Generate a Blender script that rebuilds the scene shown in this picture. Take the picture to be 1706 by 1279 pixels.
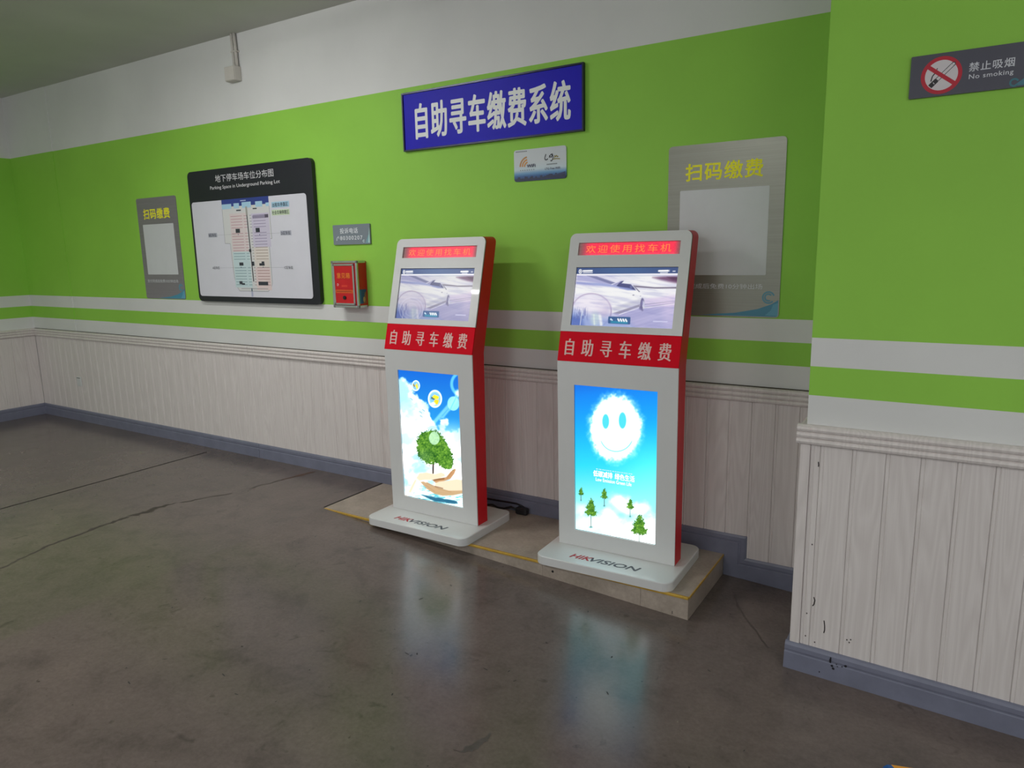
import bpy, bmesh, math, random
import numpy as np
from mathutils import Matrix, Vector
from mathutils.geometry import tessellate_polygon

for o in list(bpy.data.objects):
    bpy.data.objects.remove(o, do_unlink=True)
S = bpy.context.scene
COL = S.collection

# ------------------------------------------------------------------ camera, world, exposure
CAM_POS = Vector((3.527, -3.9698, 1.7631))
YAW, PITCH, ROLL, FPX = 0.568, -0.1848, -0.0205, 1191.19
def make_camera():
    cy, sy, cp, sp = math.cos(YAW), math.sin(YAW), math.cos(PITCH), math.sin(PITCH)
    fwd = Vector((-sy*cp, cy*cp, sp)); right = Vector((cy, sy, 0)); up = right.cross(fwd)
    r = math.cos(ROLL)*right + math.sin(ROLL)*up
    u = -math.sin(ROLL)*right + math.cos(ROLL)*up
    m = Matrix((( r.x, u.x, -fwd.x, CAM_POS.x), (r.y, u.y, -fwd.y, CAM_POS.y), (r.z, u.z, -fwd.z, CAM_POS.z), (0, 0, 0, 1)))
    cd = bpy.data.cameras.new('camera'); cd.sensor_fit = 'HORIZONTAL'; cd.sensor_width = 36.0
    cd.lens = FPX*36.0/1706.0; cd.clip_start = 0.05; cd.clip_end = 100
    c = bpy.data.objects.new('camera', cd); COL.objects.link(c); c.matrix_world = m
    S.camera = c
make_camera()

WORLD_STRENGTH = 0.78
world = bpy.data.worlds.new('world'); S.world = world; world.use_nodes = True
bg = world.node_tree.nodes['Background']
bg.inputs[0].default_value = (0.96, 0.985, 1.03, 1); bg.inputs[1].default_value = WORLD_STRENGTH

S.view_settings.view_transform = 'Standard'; S.view_settings.look = 'None'
S.view_settings.exposure = 0.0; S.view_settings.gamma = 1.0
try: S.view_settings.use_curve_mapping = False
except Exception: pass

# ceiling lamps of the hall, then two added fill lamps: (x, y, z, length, axis, glow of the bare tube, watts thrown down by its reflector, label)
LAMPS = [(-0.75, -1.85, 3.36, 1.2, 'x', 74.0, 27.0, 'white tube lamp hung below the ceiling in front of the parking map'),
         (5.2, -4.3, 3.36, 1.2, 'x', 74.0, 30.0, 'white tube lamp hung below the ceiling out in front of the pillar'),
         (-2.2, -4.2, 3.36, 1.2, 'x', 74.0, 52.0, 'unseen white tube lamp left of the camera, added to lighten the left end'),  # unseen lamp placed to lighten the left end of the hall
         (1.3, -5.6, 3.36, 1.2, 'x', 74.0, 34.0, 'unseen white tube lamp behind the camera, added to brighten the kiosk fronts')]  # unseen lamp added to brighten the kiosk fronts

# ------------------------------------------------------------------ colour + material helpers
def s2l(c):
    c = np.asarray(c, dtype=np.float64)
    return np.where(c <= 0.04045, c/12.92, ((c+0.055)/1.055)**2.4)
def rgb(r, g, b):
    v = s2l(np.array([r, g, b])/255.0); return (float(v[0]), float(v[1]), float(v[2]), 1.0)

class NT:
    def __init__(s, mat): s.t = mat.node_tree; s.b = s.t.nodes['Principled BSDF']
    def n(s, typ, **kw):
        nd = s.t.nodes.new(typ)
        for k, v in kw.items():
            if k.startswith('i_'):
                key = k[2:]; key = int(key) if key.isdigit() else key.replace('_', ' ')
                nd.inputs[key].default_value = v
            else: setattr(nd, k, v)
        return nd
    def l(s, a, b): s.t.links.new(a, b)
    def math(s, op, a, b=None, c=None):
        nd = s.t.nodes.new('ShaderNodeMath'); nd.operation = op
        for i, v in enumerate((a, b, c)):
            if v is None: continue
            if isinstance(v, (int, float)): nd.inputs[i].default_value = v
            else: s.l(v, nd.inputs[i])
        return nd.outputs[0]
    def ramp(s, fac, stops):
        nd = s.t.nodes.new('ShaderNodeValToRGB'); e = nd.color_ramp.elements
        while len(e) < len(stops): e.new(0.5)
        for i, (p, c) in enumerate(stops):
            e[i].position = p; e[i].color = c if len(c) == 4 else (*c, 1)
        s.l(fac, nd.inputs[0]); return nd.outputs[0]
    def mix(s, fac, a, b, blend='MIX'):
        nd = s.t.nodes.new('ShaderNodeMix'); nd.data_type = 'RGBA'; nd.blend_type = blend
        for i, v in ((0, fac), (6, a), (7, b)):
            if isinstance(v, (int, float)): nd.inputs[i].default_value = v
            elif isinstance(v, tuple): nd.inputs[i].default_value = v
            else: s.l(v, nd.inputs[i])
        return nd.outputs[2]
    def bump(s, h, strength=0.2, dist=0.01):
        nd = s.n('ShaderNodeBump'); nd.inputs['Strength'].default_value = strength; nd.inputs['Distance'].default_value = dist
        s.l(h, nd.inputs['Height']); s.l(nd.outputs[0], s.b.inputs['Normal'])

MATS = {}
def mat(name, col=None, rough=0.5, metal=0.0, spec=0.5, coat=0.0, mottled=0.0, scale=6.0, emis=None, estr=0.0):
    """plain material; `mottled` adds a little procedural variation to the base colour"""
    if name in MATS: return MATS[name]
    m = bpy.data.materials.new(name); m.use_nodes = True; t = NT(m); b = t.b
    b.inputs['Base Color'].default_value = col or (0, 0, 0, 1)
    b.inputs['Roughness'].default_value = rough; b.inputs['Metallic'].default_value = metal
    b.inputs['Specular IOR Level'].default_value = spec; b.inputs['Coat Weight'].default_value = coat
    if emis: b.inputs['Emission Color'].default_value = emis; b.inputs['Emission Strength'].default_value = estr
    if mottled and col:
        tc = t.n('ShaderNodeTexCoord'); nz = t.n('ShaderNodeTexNoise', i_Scale=scale, i_Detail=5.0, i_Roughness=0.6)
        t.l(tc.outputs['Object'], nz.inputs['Vector'])
        lo = tuple(v*(1-mottled) for v in col[:3])+(1,); hi = tuple(min(1, v*(1+mottled)) for v in col[:3])+(1,)
        t.l(t.ramp(nz.outputs['Fac'], [(0.3, lo), (0.7, hi)]), b.inputs['Base Color'])
    MATS[name] = m; return m

def attr_mat(name, emission=0.0, rough=0.4, spec=0.5, metal=0.0):
    """colour comes from the flat print stored on the mesh"""
    if name in MATS: return MATS[name]
    m = bpy.data.materials.new(name); m.use_nodes = True; t = NT(m); b = t.b
    a = t.n('ShaderNodeAttribute', attribute_name='Col')
    b.inputs['Roughness'].default_value = rough; b.inputs['Specular IOR Level'].default_value = spec; b.inputs['Metallic'].default_value = metal
    if emission > 0:
        b.inputs['Base Color'].default_value = (0.01, 0.01, 0.012, 1)
        t.l(a.outputs['Color'], b.inputs['Emission Color']); b.inputs['Emission Strength'].default_value = emission
    else: t.l(a.outputs['Color'], b.inputs['Base Color'])
    MATS[name] = m; return m

WHITE_PAINT = rgb(216, 217, 214)
def paint_mat(name, col):
    m = bpy.data.materials.new(name); m.use_nodes = True; t = NT(m); b = t.b
    tc = t.n('ShaderNodeTexCoord')
    n1 = t.n('ShaderNodeTexNoise', i_Scale=1.3, i_Detail=4.0); n2 = t.n('ShaderNodeTexNoise', i_Scale=70.0, i_Detail=3.0)
    t.l(tc.outputs['Object'], n1.inputs['Vector']); t.l(tc.outputs['Object'], n2.inputs['Vector'])
    lo = tuple(v*0.94 for v in col[:3])+(1,); hi = tuple(min(1, v*1.05) for v in col[:3])+(1,)
    t.l(t.ramp(n1.outputs['Fac'], [(0.3, lo), (0.7, hi)]), b.inputs['Base Color'])
    b.inputs['Roughness'].default_value = 0.62; b.inputs['Specular IOR Level'].default_value = 0.35
    t.bump(n2.outputs['Fac'], 0.06, 0.004)
    MATS[name] = m; return m
M_WHITE = paint_mat('white wall paint', WHITE_PAINT)
M_GREEN = paint_mat('green wall paint', (0.285, 0.60, 0.070, 1))
M_CEIL = paint_mat('ceiling paint', rgb(196, 198, 190))

def floor_mat():
    m = bpy.data.materials.new('worn polished concrete'); m.use_nodes = True; t = NT(m); b = t.b
    tc = t.n('ShaderNodeTexCoord'); P = tc.outputs['Object']
    def noise(sc, det=6.0, ro=0.6, dist=0.0):
        nd = t.n('ShaderNodeTexNoise', i_Scale=sc, i_Detail=det, i_Roughness=ro, i_Distortion=dist); t.l(P, nd.inputs['Vector']); return nd.outputs['Fac']
    big = noise(0.9, 5, 0.6, 0.6); mid = noise(4.5, 7, 0.68, 0.4); fine = noise(55, 4, 0.7); spot = noise(9, 3, 0.5, 1.2); grit = noise(26, 2, 0.5)
    c = t.ramp(big, [(0.3, rgb(97, 88, 83)), (0.52, rgb(105, 94, 89)), (0.72, rgb(114, 102, 96))])
    c = t.mix(0.75, c, t.ramp(mid, [(0.28, (0.60, 0.60, 0.60)), (0.5, (0.95, 0.95, 0.95)), (0.74, (1.12, 1.10, 1.09))]), 'MULTIPLY')
    c = t.mix(0.45, c, t.ramp(fine, [(0.3, (0.7, 0.7, 0.7)), (0.7, (1.2, 1.2, 1.2))]), 'MULTIPLY')
    # oily scuffs and small black specks
    sc = t.ramp(spot, [(0.66, (0, 0, 0)), (0.76, (1, 1, 1))]); c = t.mix(t.math('MULTIPLY', sc, 0.45), c, rgb(58, 52, 48))
    sp = t.ramp(grit, [(0.74, (0, 0, 0)), (0.79, (1, 1, 1))]); c = t.mix(t.math('MULTIPLY', sp, 0.75), c, rgb(36, 32, 30))
    t.l(c, b.inputs['Base Color'])
    t.l(t.math('MULTIPLY_ADD', mid, 0.22, 0.09), b.inputs['Roughness'])
    b.inputs['Specular IOR Level'].default_value = 0.42
    t.bump(t.math('ADD', t.math('MULTIPLY', big, 0.6), t.math('MULTIPLY', fine, 0.05)), 0.05, 0.008)
    MATS['floor'] = m; return m
M_FLOOR = floor_mat()

def board_mat(name, base, dark):
    """white-washed wood-grain foil on the wall boards"""
    m = bpy.data.materials.new(name); m.use_nodes = True; t = NT(m); b = t.b
    geo = t.n('ShaderNodeNewGeometry'); oi = t.n('ShaderNodeObjectInfo')
    sc = t.n('ShaderNodeVectorMath', operation='MULTIPLY'); sc.inputs[1].default_value = (9.0, 9.0, 0.75); t.l(geo.outputs['Position'], sc.inputs[0])
    off = t.n('ShaderNodeVectorMath', operation='ADD'); t.l(sc.outputs[0], off.inputs[0])
    cmb = t.n('ShaderNodeCombineXYZ'); t.l(t.math('MULTIPLY', oi.outputs['Random'], 13.0), cmb.inputs[2]); t.l(cmb.outputs[0], off.inputs[1])
    nz = t.n('ShaderNodeTexNoise', i_Scale=0.8, i_Detail=2.0, i_Distortion=0.3); t.l(off.outputs[0], nz.inputs['Vector'])
    rings = t.math('FRACT', t.math('MULTIPLY', nz.outputs['Fac'], 15.0))
    g = t.ramp(rings, [(0.0, (1, 1, 1)), (0.5, (0, 0, 0)), (0.62, (0, 0, 0)), (1.0, (1, 1, 1))])
    fz = t.n('ShaderNodeVectorMath', operation='MULTIPLY'); fz.inputs[1].default_value = (260.0, 260.0, 3.5); t.l(geo.outputs['Position'], fz.inputs[0])
    fn = t.n('ShaderNodeTexNoise', i_Scale=1.0, i_Detail=3.0); t.l(fz.outputs[0], fn.inputs['Vector'])
    f2 = t.math('ADD', t.math('MULTIPLY', g, 0.38), t.math('MULTIPLY', fn.outputs['Fac'], 0.62))
    c = t.mix(t.ramp(f2, [(0.25, (0, 0, 0)), (0.75, (1, 1, 1))]), dark, base)
    t.l(c, b.inputs['Base Color']); b.inputs['Roughness'].default_value = 0.5; b.inputs['Specular IOR Level'].default_value = 0.4
    t.bump(f2, 0.08, 0.002)
    MATS[name] = m; return m
M_BOARD = board_mat('white washed wood foil', rgb(221, 215, 211), rgb(210, 203, 199))
M_RAIL = board_mat('rail wood foil', rgb(220, 213, 209), rgb(208, 201, 197))
M_BASE = mat('slate blue baseboard', rgb(116, 119, 136), 0.42, mottled=0.10, scale=9)

def tile_mat():
    m = bpy.data.materials.new('brown stone tile'); m.use_nodes = True; t = NT(m); b = t.b
    tc = t.n('ShaderNodeTexCoord'); P = tc.outputs['Object']
    n1 = t.n('ShaderNodeTexNoise', i_Scale=5.0, i_Detail=8.0, i_Roughness=0.65); t.l(P, n1.inputs['Vector'])
    n2 = t.n('ShaderNodeTexNoise', i_Scale=60.0, i_Detail=3.0); t.l(P, n2.inputs['Vector'])
    c = t.ramp(n1.outputs['Fac'], [(0.3, rgb(146, 135, 122)), (0.7, rgb(178, 165, 152))])
    c = t.mix(0.35, c, t.ramp(n2.outputs['Fac'], [(0.3, (0.7, 0.7, 0.7)), (0.7, (1.15, 1.15, 1.15))]), 'MULTIPLY')
    t.l(c, b.inputs['Base Color']); b.inputs['Roughness'].default_value = 0.38
    MATS['tile'] = m; return m
M_TILE = tile_mat()
M_GOLD = mat('brass edging', rgb(206, 166, 70), 0.35, metal=0.4, mottled=0.15, scale=20)
M_KWHITE = mat('white enamel', rgb(208, 209, 207), 0.28, coat=0.2, mottled=0.02, scale=3)
M_KRED = mat('dark red enamel', rgb(204, 20, 30), 0.42, spec=0.35, mottled=0.06, scale=8)
M_KBAND = mat('red band', rgb(212, 6, 32), 0.6, spec=0.1, mottled=0.05, scale=8)
M_BLACK = mat('black plastic', rgb(24, 24, 27), 0.45, mottled=0.2, scale=30)
M_ALU = mat('anodised aluminium', rgb(196, 198, 200), 0.32, metal=0.85, mottled=0.06, scale=20)
M_GREYPL = mat('grey plastic', rgb(120, 122, 120), 0.5, mottled=0.08, scale=20)
M_SCREEN = attr_mat('display picture', 1.0, 0.25, 0.3); M_BRIGHT = attr_mat('bright display picture', 1.4, 0.25, 0.3)
M_PRINT = attr_mat('flat print', 0.0, 0.38, 0.5)

# ------------------------------------------------------------------ mesh helpers
def link(name, me, parent=None, mats=()):
    o = bpy.data.objects.new(name, me); COL.objects.link(o)
    if parent is not None: o.parent = parent
    if me is not None and not me.materials:
        for m in mats: me.materials.append(m)
    return o
def empty(name, loc, rz=0.0):
    o = bpy.data.objects.new(name, None); COL.objects.link(o); o.location = loc; o.rotation_euler = (0, 0, rz); o.empty_display_size = 0.1
    return o
def tag(o, label, cat, group=None):
    o['label'] = label; o['category'] = cat
    if group: o['group'] = group
    return o
def struct(o, label=None):
    o['kind'] = 'structure'
    if label: o['label'] = label
    return o
def mesh(name, verts, faces, smooth=False):
    me = bpy.data.meshes.new(name); me.from_pydata([tuple(v) for v in verts], [], [tuple(f) for f in faces]); me.update()
    if smooth:
        for p in me.polygons: p.use_smooth = True
    return me
def box_data(x0, x1, y0, y1, z0, z1):
    v = [(x0, y0, z0), (x1, y0, z0), (x1, y1, z0), (x0, y1, z0), (x0, y0, z1), (x1, y0, z1), (x1, y1, z1), (x0, y1, z1)]
    f = [(0, 3, 2, 1), (4, 5, 6, 7), (0, 1, 5, 4), (1, 2, 6, 5), (2, 3, 7, 6), (3, 0, 4, 7)]
    return v, f
def box_mesh(name, boxes, bevel=0.0, seg=2):
    V, F = [], []
    for b in boxes:
        v, f = box_data(*b); n = len(V); V += v; F += [tuple(i+n for i in q) for q in f]
    me = mesh(name, V, F)
    if bevel > 0:
        bm = bmesh.new(); bm.from_mesh(me)
        bmesh.ops.bevel(bm, geom=bm.edges[:], offset=bevel, segments=seg, affect='EDGES', profile=0.5, clamp_overlap=True)
        bm.to_mesh(me); bm.free()
    return me
class Frame:
    """origin + two in-plane axes; N points towards the viewer"""
    def __init__(s, o, U, V): s.o = Vector(o); s.U = Vector(U).normalized(); s.V = Vector(V).normalized(); s.N = s.U.cross(s.V)
    def p(s, u, v, n=0.0): return s.o + s.U*u + s.V*v + s.N*n
def wall_frame(y=0.0): return Frame((0, y, 0), (1, 0, 0), (0, 0, 1))       # u = x, v = z, faces the room (-y)
def rrect(u0, u1, v0, v1, r, seg=6, corners=(1, 1, 1, 1)):
    """rounded rectangle outline, counter-clockwise; corners = bl, br, tr, tl"""
    pts = []
    for (cu, cv, a0, on) in ((u0, v0, 180, corners[0]), (u1, v0, 270, corners[1]), (u1, v1, 0, corners[2]), (u0, v1, 90, corners[3])):
        if not on or r <= 0: pts.append((cu, cv)); continue
        ou = cu + (r if cu == u0 else -r); ov = cv + (r if cv == v0 else -r)
        for i in range(seg+1):
            a = math.radians(a0 + 90*i/seg); pts.append((ou + r*math.cos(a), ov + r*math.sin(a)))
    return pts
def plate(name, fr, outline, thick, holes=(), n0=0.0):
    """flat plate with optional holes: front face at n0, going back by `thick`"""
    loops = [list(outline)] + [list(h) for h in holes]
    flat = [p for l in loops for p in l]
    tris = tessellate_polygon([[Vector((u, v, 0)) for u, v in l] for l in loops])
    V = [fr.p(u, v, n0) for u, v in flat] + [fr.p(u, v, n0-thick) for u, v in flat]; n = len(flat); F = []
    for t in tris:
        a, b, c = (Vector((*flat[i], 0)) for i in t); ccw = (b-a).cross(c-a).z > 0
        t = t if ccw else t[::-1]
        F.append(tuple(t)); F.append(tuple(i+n for i in t[::-1]))
    s = 0
    for li, l in enumerate(loops):
        area = sum(l[i][0]*l[(i+1) % len(l)][1]-l[(i+1) % len(l)][0]*l[i][1] for i in range(len(l)))
        for i in range(len(l)):
            a, b = s+i, s+(i+1) % len(l)
            q = (a, a+n, b+n, b) if (area > 0) == (li == 0) else (b, b+n, a+n, a)
            F.append(q)
        s += len(l)
    return mesh(name, V, F)
def extrude(name, prof, P0, P1, A, B, smooth=False):
    """closed 2D profile (a, b) swept straight from P0 to P1"""
    P0, P1, A, B = Vector(P0), Vector(P1), Vector(A), Vector(B); n = len(prof)
    V = [P0+A*a+B*b for a, b in prof] + [P1+A*a+B*b for a, b in prof]
    F = [(i, (i+1) % n, n+(i+1) % n, n+i) for i in range(n)] + [tuple(range(n))[::-1], tuple(range(n, 2*n))]
    me = mesh(name, V, F); bm = bmesh.new(); bm.from_mesh(me); bmesh.ops.recalc_face_normals(bm, faces=bm.faces[:]); bm.to_mesh(me); bm.free()
    return me
def tube(name, pts, r, seg=8, closed_ends=True):
    pts = [Vector(p) for p in pts]; V, F = [], []; up = Vector((0.13, 0.21, 1)).normalized()
    for i, p in enumerate(pts):
        d = (pts[min(i+1, len(pts)-1)]-pts[max(i-1, 0)]).normalized()
        a = d.cross(up); a = a.normalized() if a.length > 1e-4 else Vector((1, 0, 0)); b = d.cross(a)
        for k in range(seg):
            t = 2*math.pi*k/seg; V.append(p+a*(r*math.cos(t))+b*(r*math.sin(t)))
    for i in range(len(pts)-1):
        for k in range(seg): F.append((i*seg+k, i*seg+(k+1) % seg, (i+1)*seg+(k+1) % seg, (i+1)*seg+k))
    if closed_ends: F += [tuple(range(seg))[::-1], tuple(range(len(V)-seg, len(V)))]
    return mesh(name, V, F, True)
def cyl(name, fr, u, v, r, n0, n1, seg=20):
    c = [(u+r*math.cos(2*math.pi*i/seg), v+r*math.sin(2*math.pi*i/seg)) for i in range(seg)]
    return plate(name, fr, c, n1-n0, n0=n1)
def grid_plate(name, fr, u0, u1, v0, v1, n): 
    return mesh(name, [fr.p(u0, v0, n), fr.p(u1, v0, n), fr.p(u1, v1, n), fr.p(u0, v1, n)], [(0, 1, 2, 3)])

# ------------------------------------------------------------------ lettering
def text_tris(s, shear=0.0, spacing=1.0):
    cu = bpy.data.curves.new('t', 'FONT'); cu.body = s; cu.size = 1.0; cu.shear = shear; cu.space_character = spacing
    cu.resolution_u = 3; cu.fill_mode = 'FRONT'
    o = bpy.data.objects.new('t', cu); COL.objects.link(o)
    dg = bpy.context.evaluated_depsgraph_get(); ev = o.evaluated_get(dg); me = ev.to_mesh(); me.calc_loop_triangles()
    V = [(v.co.x, v.co.y) for v in me.vertices]; F = [tuple(t.vertices) for t in me.loop_triangles]
    ev.to_mesh_clear(); bpy.data.objects.remove(o, do_unlink=True); bpy.data.curves.remove(cu)
    return V, F
TCACHE = {}
def text_mesh(name, fr, s, u0, u1, v0, v1, n=0.0015, bold=0.0, shear=0.0, spacing=1.0, smear=0.0):
    """lettering fitted into a box; bold thickens every stroke (part of the letter height), smear only the upright ones (song-style face)"""
    key = (s, shear, spacing)
    if key not in TCACHE: TCACHE[key] = text_tris(*key)
    V, F = TCACHE[key]; xs = [p[0] for p in V]; ys = [p[1] for p in V]; x0, x1, y0, y1 = min(xs), max(xs), min(ys), max(ys)
    shifts = ((0, 0),) if not smear else tuple((smear*k, 0) for k in (-1, -0.33, 0.33, 1))
    if bold > 0:
        e = bold*(v1-v0); shifts = tuple((e*math.cos(k*math.pi/4), e*math.sin(k*math.pi/4)) for k in range(8)); u0 += e; u1 -= e; v0 += e; v1 -= e
    OV, OF = [], []
    for j, sh in enumerate(shifts):
        b = len(OV)
        OV += [fr.p(u0+(x-x0)/(x1-x0)*(u1-u0)+sh[0], v0+(y-y0)/(y1-y0)*(v1-v0)+sh[1], n+0.00002*j) for x, y in V]
        for f in F:
            a, c, d = (V[i] for i in f); ccw = (c[0]-a[0])*(d[1]-a[1])-(c[1]-a[1])*(d[0]-a[0]) > 0
            OF.append(tuple(i+b for i in (f if ccw else f[::-1])))
    return mesh(name, OV, OF)
def text(name, parent, m, *a, pieces=0, **k):
    """lettering as a part; a line with spaces becomes one part for each word, or a given number of pieces"""
    me = text_mesh(name, *a, **k); fr, line = a[0], a[1]
    pieces = pieces or len(line.split())
    if pieces < 2: return link(name, me, parent, (m,))
    co = [v.co.copy() for v in me.vertices]; us = [(c-fr.o).dot(fr.U) for c in co]; tr = [tuple(p.vertices) for p in me.polygons]
    iv = sorted((min(us[i] for i in t), max(us[i] for i in t)) for t in tr); gaps = []; hi = iv[0][1]
    for p, q in iv:
        if p > hi: gaps.append((p-hi, (p+hi)/2))
        hi = max(hi, q)
    cuts = sorted(g[1] for g in sorted(gaps, reverse=True)[:pieces-1]); bins = [[] for _ in range(len(cuts)+1)]
    for t in tr: bins[sum(us[t[0]] > c for c in cuts)].append(t)
    for b in bins:
        ix = {}; V = []
        for t in b:
            for i in t:
                if i not in ix: ix[i] = len(V); V.append(co[i])
        link(name, mesh(name, V, [tuple(ix[i] for i in t) for t in b]), parent, (m,))
    bpy.data.meshes.remove(me)

# ------------------------------------------------------------------ flat print: coloured shapes in one sheet
class Print:
    def __init__(s, fr, n=0.001): s.fr, s.n, s.V, s.F, s.C = fr, n, [], [], []
    def poly(s, pts, col, lift=None):
        s.n += 0.00001 if lift is None else lift
        tr = tessellate_polygon([[Vector((u, v, 0)) for u, v in pts]]); b = len(s.V)
        s.V += [s.fr.p(u, v, s.n) for u, v in pts]
        for t in tr:
            a, c, d = (pts[i] for i in t); ccw = (c[0]-a[0])*(d[1]-a[1])-(c[1]-a[1])*(d[0]-a[0]) > 0
            s.F.append(tuple(i+b for i in (t if ccw else t[::-1]))); s.C.append(col)
    def rect(s, u0, u1, v0, v1, col, lift=None): s.poly([(u0, v0), (u1, v0), (u1, v1), (u0, v1)], col, lift)
    def line(s, a, b, w, col):
        d = Vector((b[0]-a[0], b[1]-a[1])); 
        if d.length < 1e-6: return
        p = Vector((-d.y, d.x)).normalized()*(w/2)
        s.poly([(a[0]+p.x, a[1]+p.y), (a[0]-p.x, a[1]-p.y), (b[0]-p.x, b[1]-p.y), (b[0]+p.x, b[1]+p.y)], col)
    def path(s, pts, w, col):
        for a, b in zip(pts[:-1], pts[1:]): s.line(a, b, w, col)
    def disc(s, u, v, ru, rv, col, seg=24): s.poly([(u+ru*math.cos(2*math.pi*i/seg), v+rv*math.sin(2*math.pi*i/seg)) for i in range(seg)], col)
    def arc(s, u, v, r, a0, a1, w, col, seg=10, sv=1.0):
        s.path([(u+r*math.cos(math.radians(a0+(a1-a0)*i/seg)), v+sv*r*math.sin(math.radians(a0+(a1-a0)*i/seg))) for i in range(seg+1)], w, col)
    def build(s, name, parent, m=None):
        me = mesh(name, s.V, s.F); at = me.color_attributes.new('Col', 'FLOAT_COLOR', 'CORNER')
        for p in me.polygons:
            for li in p.loop_indices: at.data[li].color = rgb(*s.C[p.index])
        return link(name, me, parent, (m or M_PRINT,))

# ------------------------------------------------------------------ pictures on the displays, painted by formula on a fine grid
def vnoise(x, y, seed):
    xi, yi = np.floor(x).astype(int), np.floor(y).astype(int); fx, fy = x-xi, y-yi
    fx, fy = fx*fx*(3-2*fx), fy*fy*(3-2*fy)
    def h(a, b):
        n = (a*374761393 + b*668265263 + seed*974634777) & 0x7fffffff
        n = ((n ^ (n >> 13))*1274126177) & 0x7fffffff
        return ((n ^ (n >> 16)) & 0xffff)/65535.0
    return (h(xi, yi)*(1-fx)+h(xi+1, yi)*fx)*(1-fy)+(h(xi, yi+1)*(1-fx)+h(xi+1, yi+1)*fx)*fy
def fbm(x, y, seed, oct=4):
    a, t, s = 0.5, 0, 0
    for i in range(oct): t = t+a*vnoise(x, y, seed+i); s += a; a *= 0.5; x, y = x*2.03, y*2.03
    return t/s
def sst(a, b, x):
    t = np.clip((x-a)/(b-a), 0, 1); return t*t*(3-2*t)
class Paint:
    """quad = corners tl, tr, br, bl of the sketch coordinates"""
    def __init__(s, W, H, quad):
        s.W, s.H = W, H; u, v = np.meshgrid(np.linspace(0, 1, W+1), np.linspace(0, 1, H+1)); s.u, s.v = u, v
        q = [np.array(p, float) for p in quad]
        f = lambda k: (q[0][k]*(1-u)+q[1][k]*u)*(1-v)+(q[3][k]*(1-u)+q[2][k]*u)*v
        s.x, s.y = f(0), f(1); s.c = np.zeros((H+1, W+1, 3))
    def over(s, a, col):
        a = a[..., None]; col = np.asarray(col, float)
        if col.ndim == 1: col = col/255.0
        s.c = s.c*(1-a)+col*a
    def sd(s, pts):
        pts = np.array(pts, float); d2 = np.full(s.x.shape, 1e18); ins = np.zeros(s.x.shape, bool); n = len(pts)
        for i in range(n):
            a, b = pts[i], pts[(i+1) % n]; e = b-a; wx, wy = s.x-a[0], s.y-a[1]
            t = np.clip((wx*e[0]+wy*e[1])/(e@e+1e-9), 0, 1); d2 = np.minimum(d2, (wx-e[0]*t)**2+(wy-e[1]*t)**2)
            cnd = (a[1] > s.y) != (b[1] > s.y)
            if b[1] != a[1]: ins ^= cnd & (s.x < (b[0]-a[0])*(s.y-a[1])/(b[1]-a[1])+a[0])
        d = np.sqrt(d2); return np.where(ins, -d, d)
    def poly(s, pts, col, soft=6, alpha=1.0, jit=None):
        d = s.sd(pts)
        if jit is not None: d = d+jit
        s.over(alpha*(1-sst(-soft, soft, d)), col)
    def ell(s, cx, cy, rx, ry, col, soft=0.1, alpha=1.0, jit=0.0):
        r = np.sqrt(((s.x-cx)/rx)**2+((s.y-cy)/ry)**2)+jit; s.over(alpha*(1-sst(1-soft, 1+soft, r)), col)
    def ring(s, cx, cy, rx, ry, w, col, alpha=1.0):
        r = np.abs(np.sqrt(((s.x-cx)/rx)**2+((s.y-cy)/ry)**2)-1); s.over(alpha*(1-sst(w*0.3, w, r)), col)
    def line(s, a, b, w, col, soft=3, alpha=1.0):
        e = np.array(b, float)-np.array(a, float); wx, wy = s.x-a[0], s.y-a[1]; t = np.clip((wx*e[0]+wy*e[1])/(e@e), 0, 1)
        d = np.hypot(wx-e[0]*t, wy-e[1]*t); s.over(alpha*(1-sst(w-soft, w+soft, d)), col)
    def build(s, name, fr, u0, u1, v0, v1, n, parent, boost=0.8, m=None):
        W, H = s.W, s.H; lin = s2l(np.clip(s.c, 0, 1)); lum = lin.mean(axis=2, keepdims=True); lin = lin*(1+boost*lum**1.5)
        P = np.array([fr.p(0, 0, n)]); U, Vv = np.array(fr.U), np.array(fr.V)
        co = P+(u0+(u1-u0)*s.u)[..., None]*U+(v1-(v1-v0)*s.v)[..., None]*Vv
        co = co.reshape(-1, 3); idx = np.arange((W+1)*(H+1)).reshape(H+1, W+1)
        q = np.stack([idx[1:, :-1], idx[1:, 1:], idx[:-1, 1:], idx[:-1, :-1]], -1).reshape(-1, 4)
        me = bpy.data.meshes.new(name); me.vertices.add(len(co)); me.vertices.foreach_set('co', co.ravel())
        me.loops.add(q.size); me.loops.foreach_set('vertex_index', q.ravel()); me.polygons.add(len(q))
        me.polygons.foreach_set('loop_start', np.arange(0, q.size, 4)); me.polygons.foreach_set('loop_total', np.full(len(q), 4)); me.update()
        at = me.color_attributes.new('Col', 'FLOAT_COLOR', 'POINT'); c4 = np.ones((len(co), 4), np.float32); c4[:, :3] = lin.reshape(-1, 3); at.data.foreach_set('color', c4.ravel())
        return link(name, me, parent, (m or M_SCREEN,))

def leafy(p, pts, seed, scale, jitter, soft=3):
    """leaf-mottled crown"""
    n = fbm(p.x/scale, p.y/scale, seed, 3); n2 = fbm(p.x/(scale*0.35), p.y/(scale*0.35), seed+9, 2)
    d = p.sd(pts)+(n2-0.5)*jitter
    t = np.clip(0.6*n+0.75*n2-0.2, 0, 1)[..., None]
    col = np.array([18, 72, 14])/255*(1-t)+np.array([138, 188, 62])/255*t
    p.over(1-sst(-soft, soft, d), np.clip(col, 0, 1))

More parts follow.
